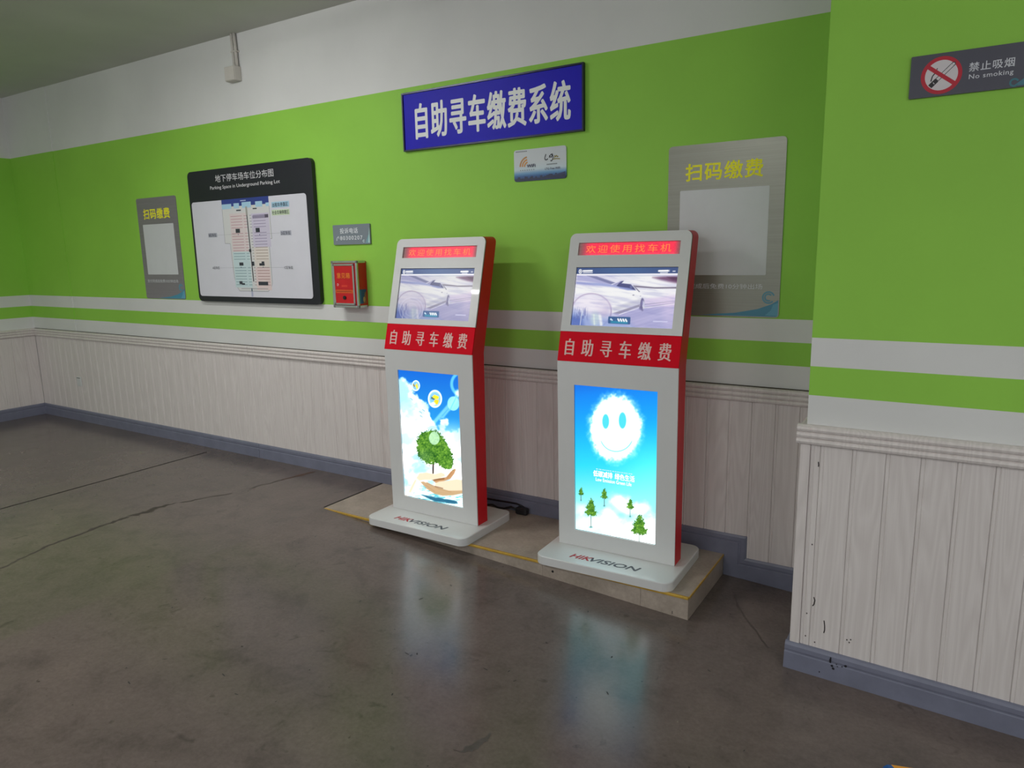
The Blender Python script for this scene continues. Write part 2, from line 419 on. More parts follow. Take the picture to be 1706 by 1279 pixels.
def picture_tree():
    p = Paint(170, 300, [(65, 35), (603, 75), (648, 1250), (130, 1145)]); x, y = p.x, p.y
    t = np.clip(p.v/0.5, 0, 1)[..., None]; p.c = np.array([4, 96, 198])/255*(1-t)+np.array([44, 156, 214])/255*t
    n = fbm(x/55, y/55, 3, 5); n2 = fbm(x/120, y/90, 8, 4)
    edge = [(20, 90), (95, 108), (140, 138), (175, 160), (195, 235), (240, 262), (300, 300), (330, 350), (318, 400), (350, 430), (395, 495), (430, 545),
            (428, 480), (455, 455), (495, 465), (508, 545), (540, 578), (592, 560), (612, 515), (700, 500), (760, 1400), (0, 1400)]
    p.poly(edge, np.clip(np.array([160, 206, 226])/255*(1-sst(0.3, 0.62, n2)[..., None])+np.array([255, 255, 255])/255*sst(0.3, 0.62, n2)[..., None], 0, 1), 16, 1.0, (n-0.5)*95)
    p.ell(130, 320, 75, 60, [150, 212, 244], 0.6, 0.75, (n-0.5)*0.8)
    p.ell(300, 360, 35, 40, [205, 236, 250], 0.7, 0.6); p.ell(540, 640, 150, 120, [226, 248, 250], 0.8, 0.5); p.ell(180, 560, 120, 160, [214, 246, 250], 0.9, 0.5, (n2-0.5))
    for (a, b, w) in (((585, 262), (400, 480), 15), ((600, 280), (470, 440), 9)): p.line(a, b, w, [150, 222, 244], 9, 0.6)
    p.ring(640, 150, 95, 100, 0.2, [110, 205, 246], 0.75); p.ell(602, 230, 26, 30, [226, 248, 255], 0.6, 0.9)
    p.ell(560, 320, 51, 62, [150, 222, 246], 0.05, 0.85); p.line((590, 250), (530, 380), 5, [90, 190, 236], 3, 0.6)
    for cx, cy, r, k in ((228, 170, 34, 1), (400, 282, 57, 2)):
        p.ell(cx, cy, r, r*1.25, [205, 236, 246], 0.08, 0.75); p.ell(cx, cy, r*0.8, r, [70, 150, 214], 0.25, 0.45)
        p.ring(cx, cy, r, r*1.25, 0.14, [246, 252, 255], 0.9)
        if k == 1:
            p.poly([(222, 168), (238, 148), (250, 182), (238, 205)], [250, 206, 60], 3); p.poly([(222, 172), (206, 150), (200, 165), (215, 185)], [150, 130, 60], 3)
        else:
            p.poly([(372, 268), (395, 245), (436, 262), (430, 284), (402, 284)], [255, 210, 40], 3); p.poly([(402, 286), (436, 292), (425, 330), (398, 330), (390, 305)], [250, 196, 34], 3)
            p.poly([(370, 262), (402, 284), (390, 292), (362, 280)], [70, 110, 110], 3); p.ell(385, 325, 20, 14, [240, 250, 250], 0.4, 0.8)
    for q in ((190, 285), (275, 400), (280, 435), (300, 382)): p.line((q[0]-12, q[1]-6), (q[0]+8, q[1]+8), 3, [90, 140, 150], 2, 0.8)
    # water under the hands
    w = fbm(x/60, y/10, 21, 4)
    p.poly([(190, 1150), (225, 1090), (275, 1030), (460, 1140), (660, 1100), (680, 1300), (130, 1300)], [212, 244, 246], 10)
    p.over((1-sst(-4, 4, p.sd([(195, 1150), (230, 1085), (270, 1040), (450, 1140), (660, 1110), (680, 1300), (150, 1300)])))*sst(0.54, 0.66, w), [96, 190, 204])
    p.poly([(275, 1138), (330, 1142), (400, 1162), (500, 1172), (590, 1192), (600, 1216), (520, 1212), (440, 1196), (400, 1198), (350, 1178)], [28, 92, 122], 6, 0.95, (n-0.5)*18)
    # hands and forearms
    sk, sk2, dk = [216, 200, 172], [184, 154, 116], [120, 78, 44]
    p.poly([(130, 1150), (190, 1146), (225, 1090), (262, 1028), (300, 1000), (370, 1010), (330, 950), (262, 940), (225, 1000), (175, 1070)], [238, 226, 204], 6)
    p.line((225, 1010), (178, 1110), 7, [206, 184, 150], 8, 0.7)
    p.poly([(235, 985), (262, 945), (330, 935), (400, 950), (455, 932), (488, 945), (490, 968), (440, 985), (380, 1000), (310, 1004), (262, 1010)], sk, 6)
    p.poly([(375, 1002), (440, 986), (500, 975), (540, 922), (572, 896), (584, 904), (570, 942), (536, 990), (480, 1012), (410, 1030)], [182, 138, 96], 5)
    p.line((395, 1004), (480, 990), 6, dk, 5, 0.8); p.line((545, 930), (510, 985), 5, [168, 120, 78], 5, 0.7)
    p.poly([(270, 1022), (300, 1016), (400, 1066), (500, 1092), (600, 1090), (650, 1080), (650, 1118), (560, 1140), (470, 1146), (400, 1130), (330, 1086)], sk2, 5)
    p.poly([(300, 1020), (330, 1022), (420, 1068), (520, 1098), (650, 1092), (650, 1000), (590, 990), (520, 1006), (440, 1016), (402, 1034), (404, 1058), (440, 1066)], sk, 6)
    p.line((330, 1030), (440, 1082), 5, [168, 132, 92], 4, 0.8); p.line((440, 1082), (540, 1108), 5, [176, 140, 98], 4, 0.8)
    p.line((404, 1060), (470, 1078), 4, dk, 4, 0.8); p.line((320, 1052), (400, 1108), 4, [170, 140, 104], 4, 0.7); p.line((410, 1118), (560, 1120), 4, [180, 148, 108], 4, 0.6)
    # tree
    p.line((386, 830), (385, 940), 7, [62, 46, 34], 3); p.line((378, 690), (386, 850), 6, [54, 60, 34], 3)
    leafy(p, [(238, 640), (262, 592), (330, 562), (385, 556), (440, 576), (482, 630), (520, 690), (550, 760), (560, 840), (548, 905), (505, 910), (452, 880), (428, 856), (385, 852), (352, 866), (290, 836), (246, 776), (240, 700)], 31, 26, 40)
    p.ell(300, 790, 60, 50, [120, 160, 130], 0.9, 0.25)
    p.ell(394, 628, 47, 58, [196, 236, 208], 0.06, 0.72, (n-0.5)*0.1)
    return p
def picture_smile():
    p = Paint(170, 300, [(28, 45), (637, 95), (627, 1235), (32, 1112)]); x, y = p.x, p.y
    t = np.clip(p.v+0.10*p.u, 0, 1); st = np.array([0, 0.08, 0.3, 0.55, 0.8, 1.1]); cs = np.array([[5, 98, 200], [4, 118, 212], [12, 152, 218], [38, 190, 220], [128, 214, 228], [226, 244, 246]])/255.0
    p.c = np.stack([np.interp(t, st, cs[:, k]) for k in range(3)], -1)
    n = fbm(x/40, y/40, 5, 5); n2 = fbm(x/16, y/16, 15, 3)
    p.over(sst(0.35, 1.0, p.u)*0.45*sst(0.15, 0.6, p.v), [120, 246, 255])
    fx = (x-335)/192; fy = (y-360)/238; r = np.hypot(fx, fy)+(n-0.5)*0.16+(n2-0.5)*0.14
    p.over(1-sst(0.88, 1.06, r), [255, 255, 255]); p.over((1-sst(0.98, 1.2, r))*0.35, [220, 250, 255])
    p.ell(264, 310, 26, 54, [70, 196, 210], 0.12); p.ell(388, 303, 28, 60, [70, 196, 210], 0.12)
    d = np.abs(np.hypot((x-343)/122, (y-408)/122)-1); p.over((1-sst(0.02, 0.055, d))*(y > 432)*sst(432, 470, y), [120, 214, 206])
    p.ell(222, 424, 8, 6, [176, 224, 222], 0.4, 0.7)
    # low clouds
    for cx, cy, rx, ry, a in ((360, 920, 75, 62, 0.95), (415, 960, 60, 40, 0.8), (520, 960, 60, 46, 0.85), (290, 1000, 55, 44, 0.85), (80, 960, 50, 40, 0.5), (560, 1150, 130, 120, 0.95), (200, 1060, 160, 50, 0.5), (420, 1130, 160, 60, 0.7)):
        p.ell(cx, cy, rx, ry, [252, 255, 255], 0.6, a, (n-0.5)*0.8)
    p.line((305, 935), (380, 1000), 22, [120, 226, 250], 20, 0.55)
    for cx, top, bot, gnd, w, sd in ((75, 795, 858, 895, 21, 1), (152, 880, 1022, 1100, 50, 2), (254, 805, 888, 938, 30, 3), (446, 885, 968, 1020, 30, 4), (512, 1000, 1165, 1240, 62, 5)):
        p.ell(cx, gnd, w*0.28, 7, [86, 150, 150], 0.6, 0.8)
        p.line((cx, (top+bot)/2), (cx, gnd), 2.5, [84, 104, 92], 2)
        h = bot-top
        leafy(p, [(cx, top), (cx+w*0.35, top+h*0.14), (cx+w*0.5, top+h*0.32), (cx+w*0.62, top+h*0.5), (cx+w*0.6, top+h*0.66), (cx+w, top+h*0.76), (cx+w*0.75, top+h*0.92), (cx+w*0.3, bot), (cx, bot-h*0.1), (cx-w*0.4, bot-h*0.06), (cx-w*0.95, top+h*0.78), (cx-w*0.6, top+h*0.6), (cx-w*0.8, top+h*0.48), (cx-w*0.4, top+h*0.3), (cx-w*0.2, top+h*0.1)], 40+sd, 16, w*0.5)
    return p
def picture_car(dim):
    p = Paint(220, 126, [(172, 122), (1620, 100), (1535, 988), (88, 940)]); x, y = p.x, p.y
    p.c[:] = np.array([238, 236, 250])/255
    st = fbm(x/420+y/160, y/26-x/140, 4, 4)
    p.over(sst(0.45, 0.8, st)*0.45, [176, 178, 226])
    p.ell(1150, 290, 330, 120, [255, 255, 255], 0.7, 0.95); p.ell(1350, 480, 330, 110, [254, 254, 255], 0.6, 0.95)
    p.poly([(170, 225), (330, 232), (700, 345), (640, 352), (165, 300)], [172, 172, 218], 12, 0.8); p.poly([(320, 232), (470, 240), (760, 335), (680, 352)], [112, 116, 162], 10, 0.85)
    p.poly([(160, 322), (500, 335), (760, 362), (980, 410), (930, 436), (700, 392), (160, 350)], [158, 168, 222], 10, 0.85)
    p.poly([(1270, 250), (1430, 232), (1640, 228), (1630, 335), (1480, 308), (1380, 285)], [118, 80, 116], 26, 0.95); p.poly([(1460, 240), (1640, 235), (1640, 300), (1540, 285)], [84, 54, 84], 18, 0.8)
    p.poly([(1000, 366), (1300, 390), (1640, 382), (1640, 406), (1300, 410), (1040, 392)], [108, 98, 122], 7, 0.9)
    p.poly([(1150, 560), (1600, 500), (1600, 620), (1150, 660)], [226, 208, 240], 30, 0.7)
    # car body
    p.poly([(150, 372), (500, 380), (800, 410), (1050, 440), (1110, 520), (1120, 600), (900, 690), (700, 770), (620, 700), (400, 480), (140, 500)], [255, 255, 255], 18, 0.95)
    p.poly([(700, 690), (1100, 560), (1100, 630), (720, 745)], [204, 204, 220], 24, 0.75)
    p.ring(390, 740, 295, 250, 0.06, [176, 160, 196], 0.85); p.ell(560, 700, 115, 140, [208, 194, 224], 0.5, 0.75); p.ell(390, 640, 240, 130, [253, 246, 255], 0.5, 0.8)
    p.poly([(690, 352), (800, 306), (860, 298), (830, 330), (745, 372)], [150, 150, 196], 8, 0.8); p.line((690, 356), (800, 312), 5, [240, 240, 255], 4)
    p.poly([(758, 376), (800, 330), (836, 308), (868, 304), (836, 336), (900, 342), (962, 348), (1010, 396), (1036, 436), (930, 420), (820, 396)], [72, 76, 124], 7, 0.97)
    p.poly([(800, 386), (930, 402), (1030, 438), (920, 438), (800, 410)], [146, 158, 216], 8, 0.8); p.ell(968, 392, 18, 26, [120, 128, 180], 0.6, 0.7)
    p.poly([(836, 334), (870, 304), (960, 326), (985, 350), (960, 346)], [246, 250, 255], 6, 0.95); p.line((1000, 370), (1085, 455), 6, [88, 88, 116], 5, 0.9); p.line((985, 360), (1042, 432), 4, [236, 238, 255], 3)
    p.ell(1002, 506, 14, 7, [126, 126, 150], 0.5, 0.9); p.ell(1100, 520, 9, 6, [150, 150, 176], 0.5, 0.8)
    # road
    p.poly([(690, 775), (900, 720), (1100, 690), (1640, 610), (1640, 1010), (1000, 1010), (940, 900), (760, 800)], [172, 170, 216], 18, 0.95)
    p.over((1-sst(-10, 10, p.sd([(690, 775), (900, 720), (1100, 690), (1640, 610), (1640, 1010), (1000, 1010), (940, 900)])))*sst(0.4, 0.75, fbm(x/300+y/200, y/18+x/60, 12, 4))*0.5, [206, 200, 236])
    p.poly([(1200, 640), (1640, 590), (1640, 660), (1200, 690)], [226, 210, 242], 16, 0.8)
    for a, b in (((1160, 640), (1600, 584)), ((1150, 682), (1600, 606))): p.line(a, b, 5, [150, 146, 172], 5, 0.7)
    p.line((1140, 690), (1600, 625), 6, [252, 250, 255], 5, 0.8)
    p.poly([(716, 768), (1096, 636), (1090, 672), (800, 776)], [150, 146, 168], 9, 0.85); p.line((800, 790), (1090, 684), 5, [246, 246, 255], 4, 0.9)
    p.ell(1128, 640, 30, 92, [104, 98, 140], 0.18, 0.95); p.ell(1142, 650, 17, 62, [236, 236, 250], 0.3, 0.95); p.ell(1128, 615, 10, 40, [140, 138, 180], 0.4, 0.8); p.ell(1108, 690, 26, 30, [112, 108, 150], 0.4, 0.8)
    # lower left wheel blur
    p.poly([(60, 700), (250, 760), (420, 830), (700, 830), (960, 930), (1040, 1010), (60, 1010)], [150, 170, 224], 70, 0.85); p.poly([(60, 800), (240, 830), (300, 1010), (60, 1010)], [86, 112, 190], 50, 0.85)
    p.over((1-sst(-40, 40, p.sd([(120, 700), (330, 700), (330, 860), (120, 860)])))*(fbm(x/14, y/60, 33, 2) > 0.56)*0.5, [96, 104, 170])
    p.line((250, 740), (225, 940), 5, [240, 246, 255], 4, 0.85); p.ell(455, 850, 70, 95, [206, 226, 230], 0.6, 0.8); p.line((520, 800), (540, 930), 20, [252, 255, 255], 18, 0.9); p.line((430, 790), (440, 930), 10, [238, 250, 240], 12, 0.8)
    p.ell(1500, 700, 90, 200, [236, 216, 244], 0.9, 0.4)
    p.over(sst(0.42, 0.8, fbm(x/500+y/90, y/34-x/190, 77, 4))*0.30, [150, 150, 206])
    p.c = p.c*(0.84 if dim else 0.95)
    if dim:
        for q in (0.42, 0.62, 0.8): p.ring(400, 800, 300*q, 250*q, 0.05, [232, 232, 248], 0.35)
        p.ell(400, 800, 285, 240, [146, 140, 176], 0.5, 0.28)
    # title bar and button
    p.poly([(100, 60), (1700, 40), (1700, 187), (100, 212)], [64, 82, 128], 5); p.ell(900, 150, 420, 60, [72, 104, 150], 0.9, 0.7); p.poly([(90, 212), (1700, 187), (1700, 206), (90, 230)], [248, 246, 252], 5)
    p.ring(220, 172, 22, 27, 0.3, [255, 255, 255]); p.line((216, 158), (216, 186), 4, [255, 255, 255], 2); p.ell(224, 168, 8, 8, [255, 255, 255], 0.2)
    p.line((264, 164), (396, 160), 11, [255, 255, 255], 5); p.line((262, 190), (404, 186), 5, [230, 232, 240], 3); p.line((1355, 154), (1478, 150), 13, [255, 255, 255], 5); p.line((1375, 181), (1470, 178), 6, [235, 236, 244], 3)
    p.line((1497, 138), (1497, 168), 2, [200, 205, 220], 2); p.line((1545, 157), (1572, 156), 6, [250, 250, 255], 4)
    p.poly([(650, 816), (955, 822), (962, 832), (958, 922), (948, 930), (648, 916), (640, 906), (644, 824)], [58, 92, 142], 5); p.poly([(680, 880), (920, 890), (920, 920), (680, 908)], [44, 160, 186], 16, 0.8)
    p.ell(682, 856, 12, 14, [210, 235, 250], 0.3); p.ell(700, 868, 9, 11, [210, 235, 250], 0.3); p.line((746, 845), (746, 875), 2, [150, 180, 210], 2)
    for i in range(4): p.line((784+36*i, 852+1.5*i), (784+36*i+16, 880+1.5*i), 11, [252, 255, 255], 6)
    p.line((1280, 882), (1465, 886), 7, [226, 226, 248], 6, 0.7)
    return p
def picture_led(dim):
    p = Paint(200, 30, [(0, 0), (1000, 0), (1000, 100), (0, 100)]); x = p.x/1000
    env = sst(-0.01, 0.13, x)*(1-sst(0.92 if dim else 0.93, 1.01, x))
    a = np.array([120, 92, 90])/255; b = np.array([248, 54, 82])/255
    p.c = a*(1-env[..., None])+b*env[..., None]
    sp = fbm(p.x/9, p.y/9, 6, 2); p.c *= (0.93+0.14*sp)[..., None]
    p.over(sst(72, 100, p.y)*env*0.3, [250, 120, 140])
    return p

# ================================================================== THE SETTING
XL, YP, XP, ZC = -5.4724, -0.7524, 2.9838, 3.4871
Z_GT, Z_WT, Z_WB, Z_GB, Z_RT, Z_RB = 2.860, 1.3748, 1.2528, 1.1276, 1.0, 0.912
def floor_z(x):
    if x < -0.2: return 0.0
    if x < 2.95: return -0.0476*(x+0.2)
    return -0.15-0.027*(min(x, 6.0)-2.95)

def build_floor():
    """flat on the left, falling gently past the platform; a straight saw-cut joint stops just short of the wall"""
    cut = [(-2.267, 0), (-2.2635, -0.007), (-2.2505, -0.007), (-2.247, 0)]
    tail = [(-0.2, 0), (2.95, -0.15), (6.0, floor_z(6)), (8.0, floor_z(6))]
    V, F, MI = [], [], []
    for y0, y1, xs in ((-9.0, -0.13, [(-9, 0)]+cut+tail), (-0.13, 0.15, [(-9, 0)]+[(x, 0) for x, z in cut]+tail)):
        b = len(V)
        for x, z in xs: V += [(x, y0, z), (x, y1, z)]
        for i in range(len(xs)-1):
            F.append((b+2*i, b+2*i+2, b+2*i+3, b+2*i+1)); MI.append(1 if y0 < -1 and 1 <= i <= 3 else 0)
    b = len(V); V += [(-9, -9, -0.45), (8, -9, -0.45), (8, 0.15, -0.45), (-9, 0.15, -0.45)]; F.append((b, b+3, b+2, b+1)); MI.append(0)
    me = mesh('floor', V, F); me.materials.append(M_FLOOR); me.materials.append(mat('dirt in the joint', rgb(40, 35, 32), 0.9, mottled=0.2))
    for p, k in zip(me.polygons, MI): p.material_index = k
    o = link('floor', me); struct(o, 'worn grey-brown polished concrete floor with a dark straight joint')
    # ragged cracks and scuffs lying on the slab
    random.seed(12)
    def ribbon(name, pts, wid, m, step=0.018, wob=0.012):
        path = []
        for (ax, ay), (bx, by) in zip(pts[:-1], pts[1:]):
            n = max(2, int(math.hypot(bx-ax, by-ay)/step))
            path += [(ax+(bx-ax)*k/n, ay+(by-ay)*k/n) for k in range(n)]
        Vv, Ff = [], []; off = 0.0; last = False
        for k, (x, y) in enumerate(path):
            off = off*0.8+random.uniform(-wob, wob); t = k/(len(path)-1)
            w = wid(t)*random.uniform(0.2, 1.5)
            if k == 0: dx, dy = 1.0, 0.0
            else:
                ex, ey = x-path[k-1][0], y-path[k-1][1]; l = math.hypot(ex, ey); dx, dy = -ey/l, ex/l
            for sgn in (1, -1):
                px, py = x+dx*(off+sgn*w), y+dy*(off+sgn*w); Vv.append((px, py, floor_z(px)+0.0006))
            if k: Ff.append((2*k-2, 2*k-1, 2*k+1, 2*k))
        link(name, mesh(name, Vv, Ff), o, (m,))
    dk = mat('dirt in the crack', rgb(62, 55, 49), 0.8, mottled=0.25, scale=40); rust = mat('rusty scuff', rgb(84, 62, 52), 0.7, mottled=0.25, scale=30); sc = mat('oily scuff', rgb(80, 72, 67), 0.5, mottled=0.2, scale=30)
    ribbon('crack', [(-1.10, -2.42), (-1.20, -2.05), (-1.287, -1.686), (-1.27, -1.42)], lambda t: 0.006+0.010*t, dk)
    ribbon('crack', [(-1.27, -1.42), (-1.245, -1.22), (-1.216, -1.08)], lambda t: 0.026*math.sin(math.pi*min(1, 0.2+t*0.8)), dk, 0.012, 0.02)
    ribbon('crack', [(-1.216, -1.08), (-1.12, -0.86), (-1.05, -0.74)], lambda t: 0.010*(1-0.5*t), dk)
    ribbon('crack', [(-1.02, -0.62), (-0.97, -0.34)], lambda t: 0.007, dk)
    ribbon('scuff', [(-0.975, -0.36), (-0.935, -0.18), (-0.915, -0.04)], lambda t: 0.022*math.sin(math.pi*(0.15+0.7*t)), rust, 0.02, 0.008)
    ribbon('scuff', [(2.02, -2.06), (2.07, -1.98), (2.10, -1.90)], lambda t: 0.018*math.sin(math.pi*(0.1+0.8*t)), sc, 0.012, 0.012)
    ribbon('crack', [(2.56, -0.22), (2.68, -0.44), (2.80, -0.60), (2.86, -0.68)], lambda t: 0.004, sc, 0.02, 0.004)
    ribbon('scuff', [(-2.262, -0.98), (-2.255, -0.86)], lambda t: 0.018*math.sin(math.pi*(0.1+0.8*t)), dk, 0.012, 0.006)
    for k in range(46):                                              # small black flecks trodden into the slab
        x, y = random.uniform(-0.6, 3.2), random.uniform(-2.6, -0.85); a = random.uniform(0, 6.28); l = random.uniform(0.004, 0.016); w = random.uniform(0.002, 0.004); c, q = math.cos(a), math.sin(a)
        Vv = [(x+c*l*u-q*w*v, y+q*l*u+c*w*v, 0) for u, v in ((-1, -0.4), (0, -1), (1, -0.2), (0.7, 0.8), (-0.6, 0.7))]
        link('fleck', mesh('fleck', [(a_, b_, floor_z(a_)+0.0006) for a_, b_, c_ in Vv], [(0, 1, 2, 3, 4)]), o, (mat('black fleck', rgb(34, 30, 29), 0.8, mottled=0.2),))
build_floor()
struct(link('ceiling', box_mesh('ceiling', [(XL-0.2, 8.0, -9.0, 0.2, ZC, ZC+0.2)]), None, (M_CEIL,)), 'plain grey-white painted ceiling')

def banded_wall(name, fr, u0, u1, thick, label):
    """painted wall: white, thin green band, white band, wide green band, white up to the ceiling"""
    zs = [-0.45, Z_GB, Z_WB, Z_WT, Z_GT, ZC]; ms = [0, 1, 0, 1, 0]; V, F, MI = [], [], []
    for z in zs: V += [fr.p(u0, z, 0), fr.p(u1, z, 0)]
    for i in range(5): F.append((2*i, 2*i+1, 2*i+3, 2*i+2)); MI.append(ms[i])
    b = len(V); V += [fr.p(u0, zs[0], -thick), fr.p(u1, zs[0], -thick), fr.p(u1, zs[-1], -thick), fr.p(u0, zs[-1], -thick)]
    F += [(b, b+3, b+2, b+1), (10, 11, b+2, b+3), (0, b, b+1, 1), tuple([2*i for i in range(6)]+[b+3, b])[::-1], tuple([2*i+1 for i in range(6)]+[b+2, b+1])]
    MI += [0]*5
    me = mesh(name, V, F); me.materials.append(M_WHITE); me.materials.append(M_GREEN)
    for p, k in zip(me.polygons, MI): p.material_index = k
    return struct(link(name, me), label)
wall_back = banded_wall('wall_back', wall_frame(0), XL-0.2, 8.0, 0.15, 'long back wall painted white and lime green above pale wood-look boards')
LEFT_FR = Frame((XL, 0, 0), (0, 1, 0), (0, 0, 1))
wall_left = banded_wall('wall_left', LEFT_FR, -9.0, 0.0, 0.15, 'left end wall painted white and lime green, meeting the back wall in the corner')
# slightly proud painted column strip next to the corner
def strip():
    zs = [Z_RT-0.02, Z_GB, Z_WB, Z_WT, Z_GT, ZC]; ms = [0, 1, 0, 1, 0]
    for i in range(5):
        me = box_mesh('column_face', [(XL, -4.555, -0.006, 0.0, zs[i], zs[i+1])])
        link('column_face', me, wall_back, (M_GREEN if ms[i] else M_WHITE,))
strip()

# pillar standing forward of the back wall
PX1 = 6.0
def build_pillar():
    p = empty('wall_pillar', (0, 0, 0)); struct(p, 'square pillar at the right painted white and lime green above pale boards')
    fr = Frame((0, YP, 0), (1, 0, 0), (0, 0, 1)); zs = [-0.45, Z_GB, Z_WB, Z_WT, Z_GT+0.4, ZC]; ms = [0, 1, 0, 1, 0]; names = ['white_base', 'green_stripe', 'white_stripe', 'green_field', 'white_top']
    for i in range(5):
        link(names[i], box_mesh(names[i], [(XP, PX1, YP, -0.001, zs[i], zs[i+1])]), p, (M_GREEN if ms[i] else M_WHITE,))
    return p
pillar = build_pillar()

# boards of the wainscot: one board each
BW = 0.1255
def board_profile(w, t=0.010):
    g = 0.0022
    return [(0.0, 0.0), (0.0, t-0.003), (0.003, t), (0.012, t), (0.0145, t-g), (0.017, t), (w-0.003, t), (w, t-0.003), (w, 0.0)]
BCACHE = {}
def board(parent, O, U, N, w, z0, z1):
    key = (round(w, 4), round(z0, 3), round(z1, 3), tuple(U))
    if key not in BCACHE:
        me = extrude('board', board_profile(w), (0, 0, z0), (0, 0, z1), U, N); me.materials.append(M_BOARD); BCACHE[key] = me
    o = bpy.data.objects.new('board', BCACHE[key]); COL.objects.link(o); o.parent = parent; o.location = O; return o
x = XL+0.01
while x < XP-0.02:
    z0 = 0.11 if x < 2.576-0.06 else -0.06
    w = min(BW, XP-x)
    board(wall_back, (x, 0, 0), (1, 0, 0), (0, -1, 0), w-0.0008, z0, Z_RB+0.01); x += BW
y = -0.012
for i in range(22):
    board(wall_left, (XL, y, 0), (0, -1, 0), (1, 0, 0), BW-0.0008, 0.11, Z_RB+0.01); y -= BW
x = XP+0.062-BW*0.0
for i in range(23):
    board(pillar, (x, YP, 0), (1, 0, 0), (0, -1, 0), BW-0.0008, -0.12, Z_RB+0.01); x += BW
board(pillar, (XP+0.022, YP, 0), (1, 0, 0), (0, -1, 0), 0.0392, -0.12, Z_RB+0.01)
y = YP
for i in range(6):
    board(pillar, (XP, y, 0), (0, 1, 0), (-1, 0, 0), min(BW, -0.02-y)-0.0008, -0.12, Z_RB+0.01); y += BW
link('corner_bead', box_mesh('corner_bead', [(XP-0.020, XP+0.021, YP-0.016, YP+0.02, -0.12, Z_RB+0.01)], 0.003), pillar, (M_RAIL,))

# chair rails (three rounded reeds)
def rail_profile():
    pts = [(0.0, Z_RB)]; n = 3; h = (Z_RT-Z_RB-0.006)/n
    for k in range(n):
        z = Z_RB+0.003+k*h
        for a in (-80, -45, 0, 45, 80): pts.append((0.020+0.013*math.cos(math.radians(a)), z+h/2+h/2*math.sin(math.radians(a))))
    pts += [(0.016, Z_RT), (0.0, Z_RT)]; return pts
RP = rail_profile()
def rail(name, P0, P1, A, label):
    o = link(name, extrude(name, RP, P0, P1, A, (0, 0, 1)), None, (M_RAIL,)); struct(o, label); return o
rail('trim_1', (XL+0.03, 0, 0), (-1.689, 0, 0), (0, -1, 0), 'reeded chair rail on the back wall from the left corner to the joint')
rail('trim_2', (-1.686, 0, 0), (XP-0.001, 0, 0), (0, -1, 0), 'reeded chair rail on the back wall running behind the kiosks')
rail('trim_3', (XL, -0.0, 0), (XL, -3.0, 0), (1, 0, 0), 'reeded chair rail on the left end wall')
rail('trim_4', (XP-0.035, YP, 0), (PX1, YP, 0), (0, -1, 0), 'reeded chair rail across the front of the pillar')
rail('trim_5', (XP, YP, 0), (XP, -0.036, 0), (-1, 0, 0), 'reeded chair rail on the left flank of the pillar')
struct(link('trim_6', box_mesh('trim_6', [(XL+0.03, XP-0.05, -0.0175, 0.0, Z_RT-0.0005, Z_RT+0.003)]), None, (mat('dark joint filler', rgb(70, 64, 52), 0.8, mottled=0.2),)), 'thin dark filler joint along the top of the back chair rail')

# baseboards: profile t = up, p = out of the wall
BP = [(0.0, 0.0), (0.0, 0.020), (0.080, 0.020), (0.084, 0.016), (0.090, 0.0165), (0.095, 0.019), (0.115, 0.0185), (0.126, 0.013), (0.130, 0.006), (0.130, 0.0)]
def base_run(name, path, parent=None, fr=None):
    """mitred run along a polyline of (u, v) bottom-edge points on a wall frame"""
    n = len(path); rings = []
    for i in range(n):
        def nrm(a, b):
            d = Vector((b[0]-a[0], b[1]-a[1])).normalized(); return Vector((-d.y, d.x))
        if i == 0: m = nrm(path[0], path[1]); k = 1.0
        elif i == n-1: m = nrm(path[-2], path[-1]); k = 1.0
        else:
            a, b = nrm(path[i-1], path[i]), nrm(path[i], path[i+1]); m = (a+b).normalized(); k = 1.0/max(0.2, m.dot(a))
        rings.append([fr.p(path[i][0]+m.x*t*k, path[i][1]+m.y*t*k, p) for t, p in BP])
    q = len(BP); V = [v for r in rings for v in r]; F = []
    for i in range(n-1):
        for j in range(q): F.append((i*q+j, i*q+(j+1) % q, (i+1)*q+(j+1) % q, (i+1)*q+j))
    F += [tuple(range(q)), tuple(range((n-1)*q, n*q))]
    me = mesh(name, V, F); bm = bmesh.new(); bm.from_mesh(me); bmesh.ops.recalc_face_normals(bm, faces=bm.faces[:]); bm.to_mesh(me); bm.free()
    return link(name, me, parent, (M_BASE,))
WF = wall_frame(0)
bb = empty('baseboard_back', (0, 0, 0)); struct(bb, 'slate blue moulded baseboard along the back wall, stepping down past the platform')
base_run('baseboard_length', [(XL, 0.0), (-1.6635, 0.0)], bb, WF)
base_run('baseboard_length', [(-1.6600, 0.0), (2.446, 0.0), (2.446, -0.130), (XP, -0.130)], bb, WF)
link('plinth_fill', box_mesh('plinth_fill', [(2.446, XP, -0.018, 0.0, -0.16, -0.125)]), bb, (M_BASE,))
o = base_run('baseboard_left', [(-3.0, 0.0), (0.0, 0.0)], None, LEFT_FR); struct(o, 'slate blue moulded baseboard along the left end wall')
bp_ = empty('baseboard_pillar', (0, 0, 0)); struct(bp_, 'slate blue moulded baseboard wrapped around the foot of the pillar')
PF = Frame((0, YP-0.010, 0), (1, 0, 0), (0, 0, 1))
base_run('baseboard_length', [(XP-0.040, floor_z(XP)+0.001), (PX1, floor_z(PX1)+0.001)], bp_, PF)
PSF = Frame((XP-0.020, 0, 0), (0, -1, 0), (0, 0, 1))
base_run('baseboard_length', [(0.022, floor_z(XP)+0.001), (-YP+0.010, floor_z(XP)+0.001)], bp_, PSF)
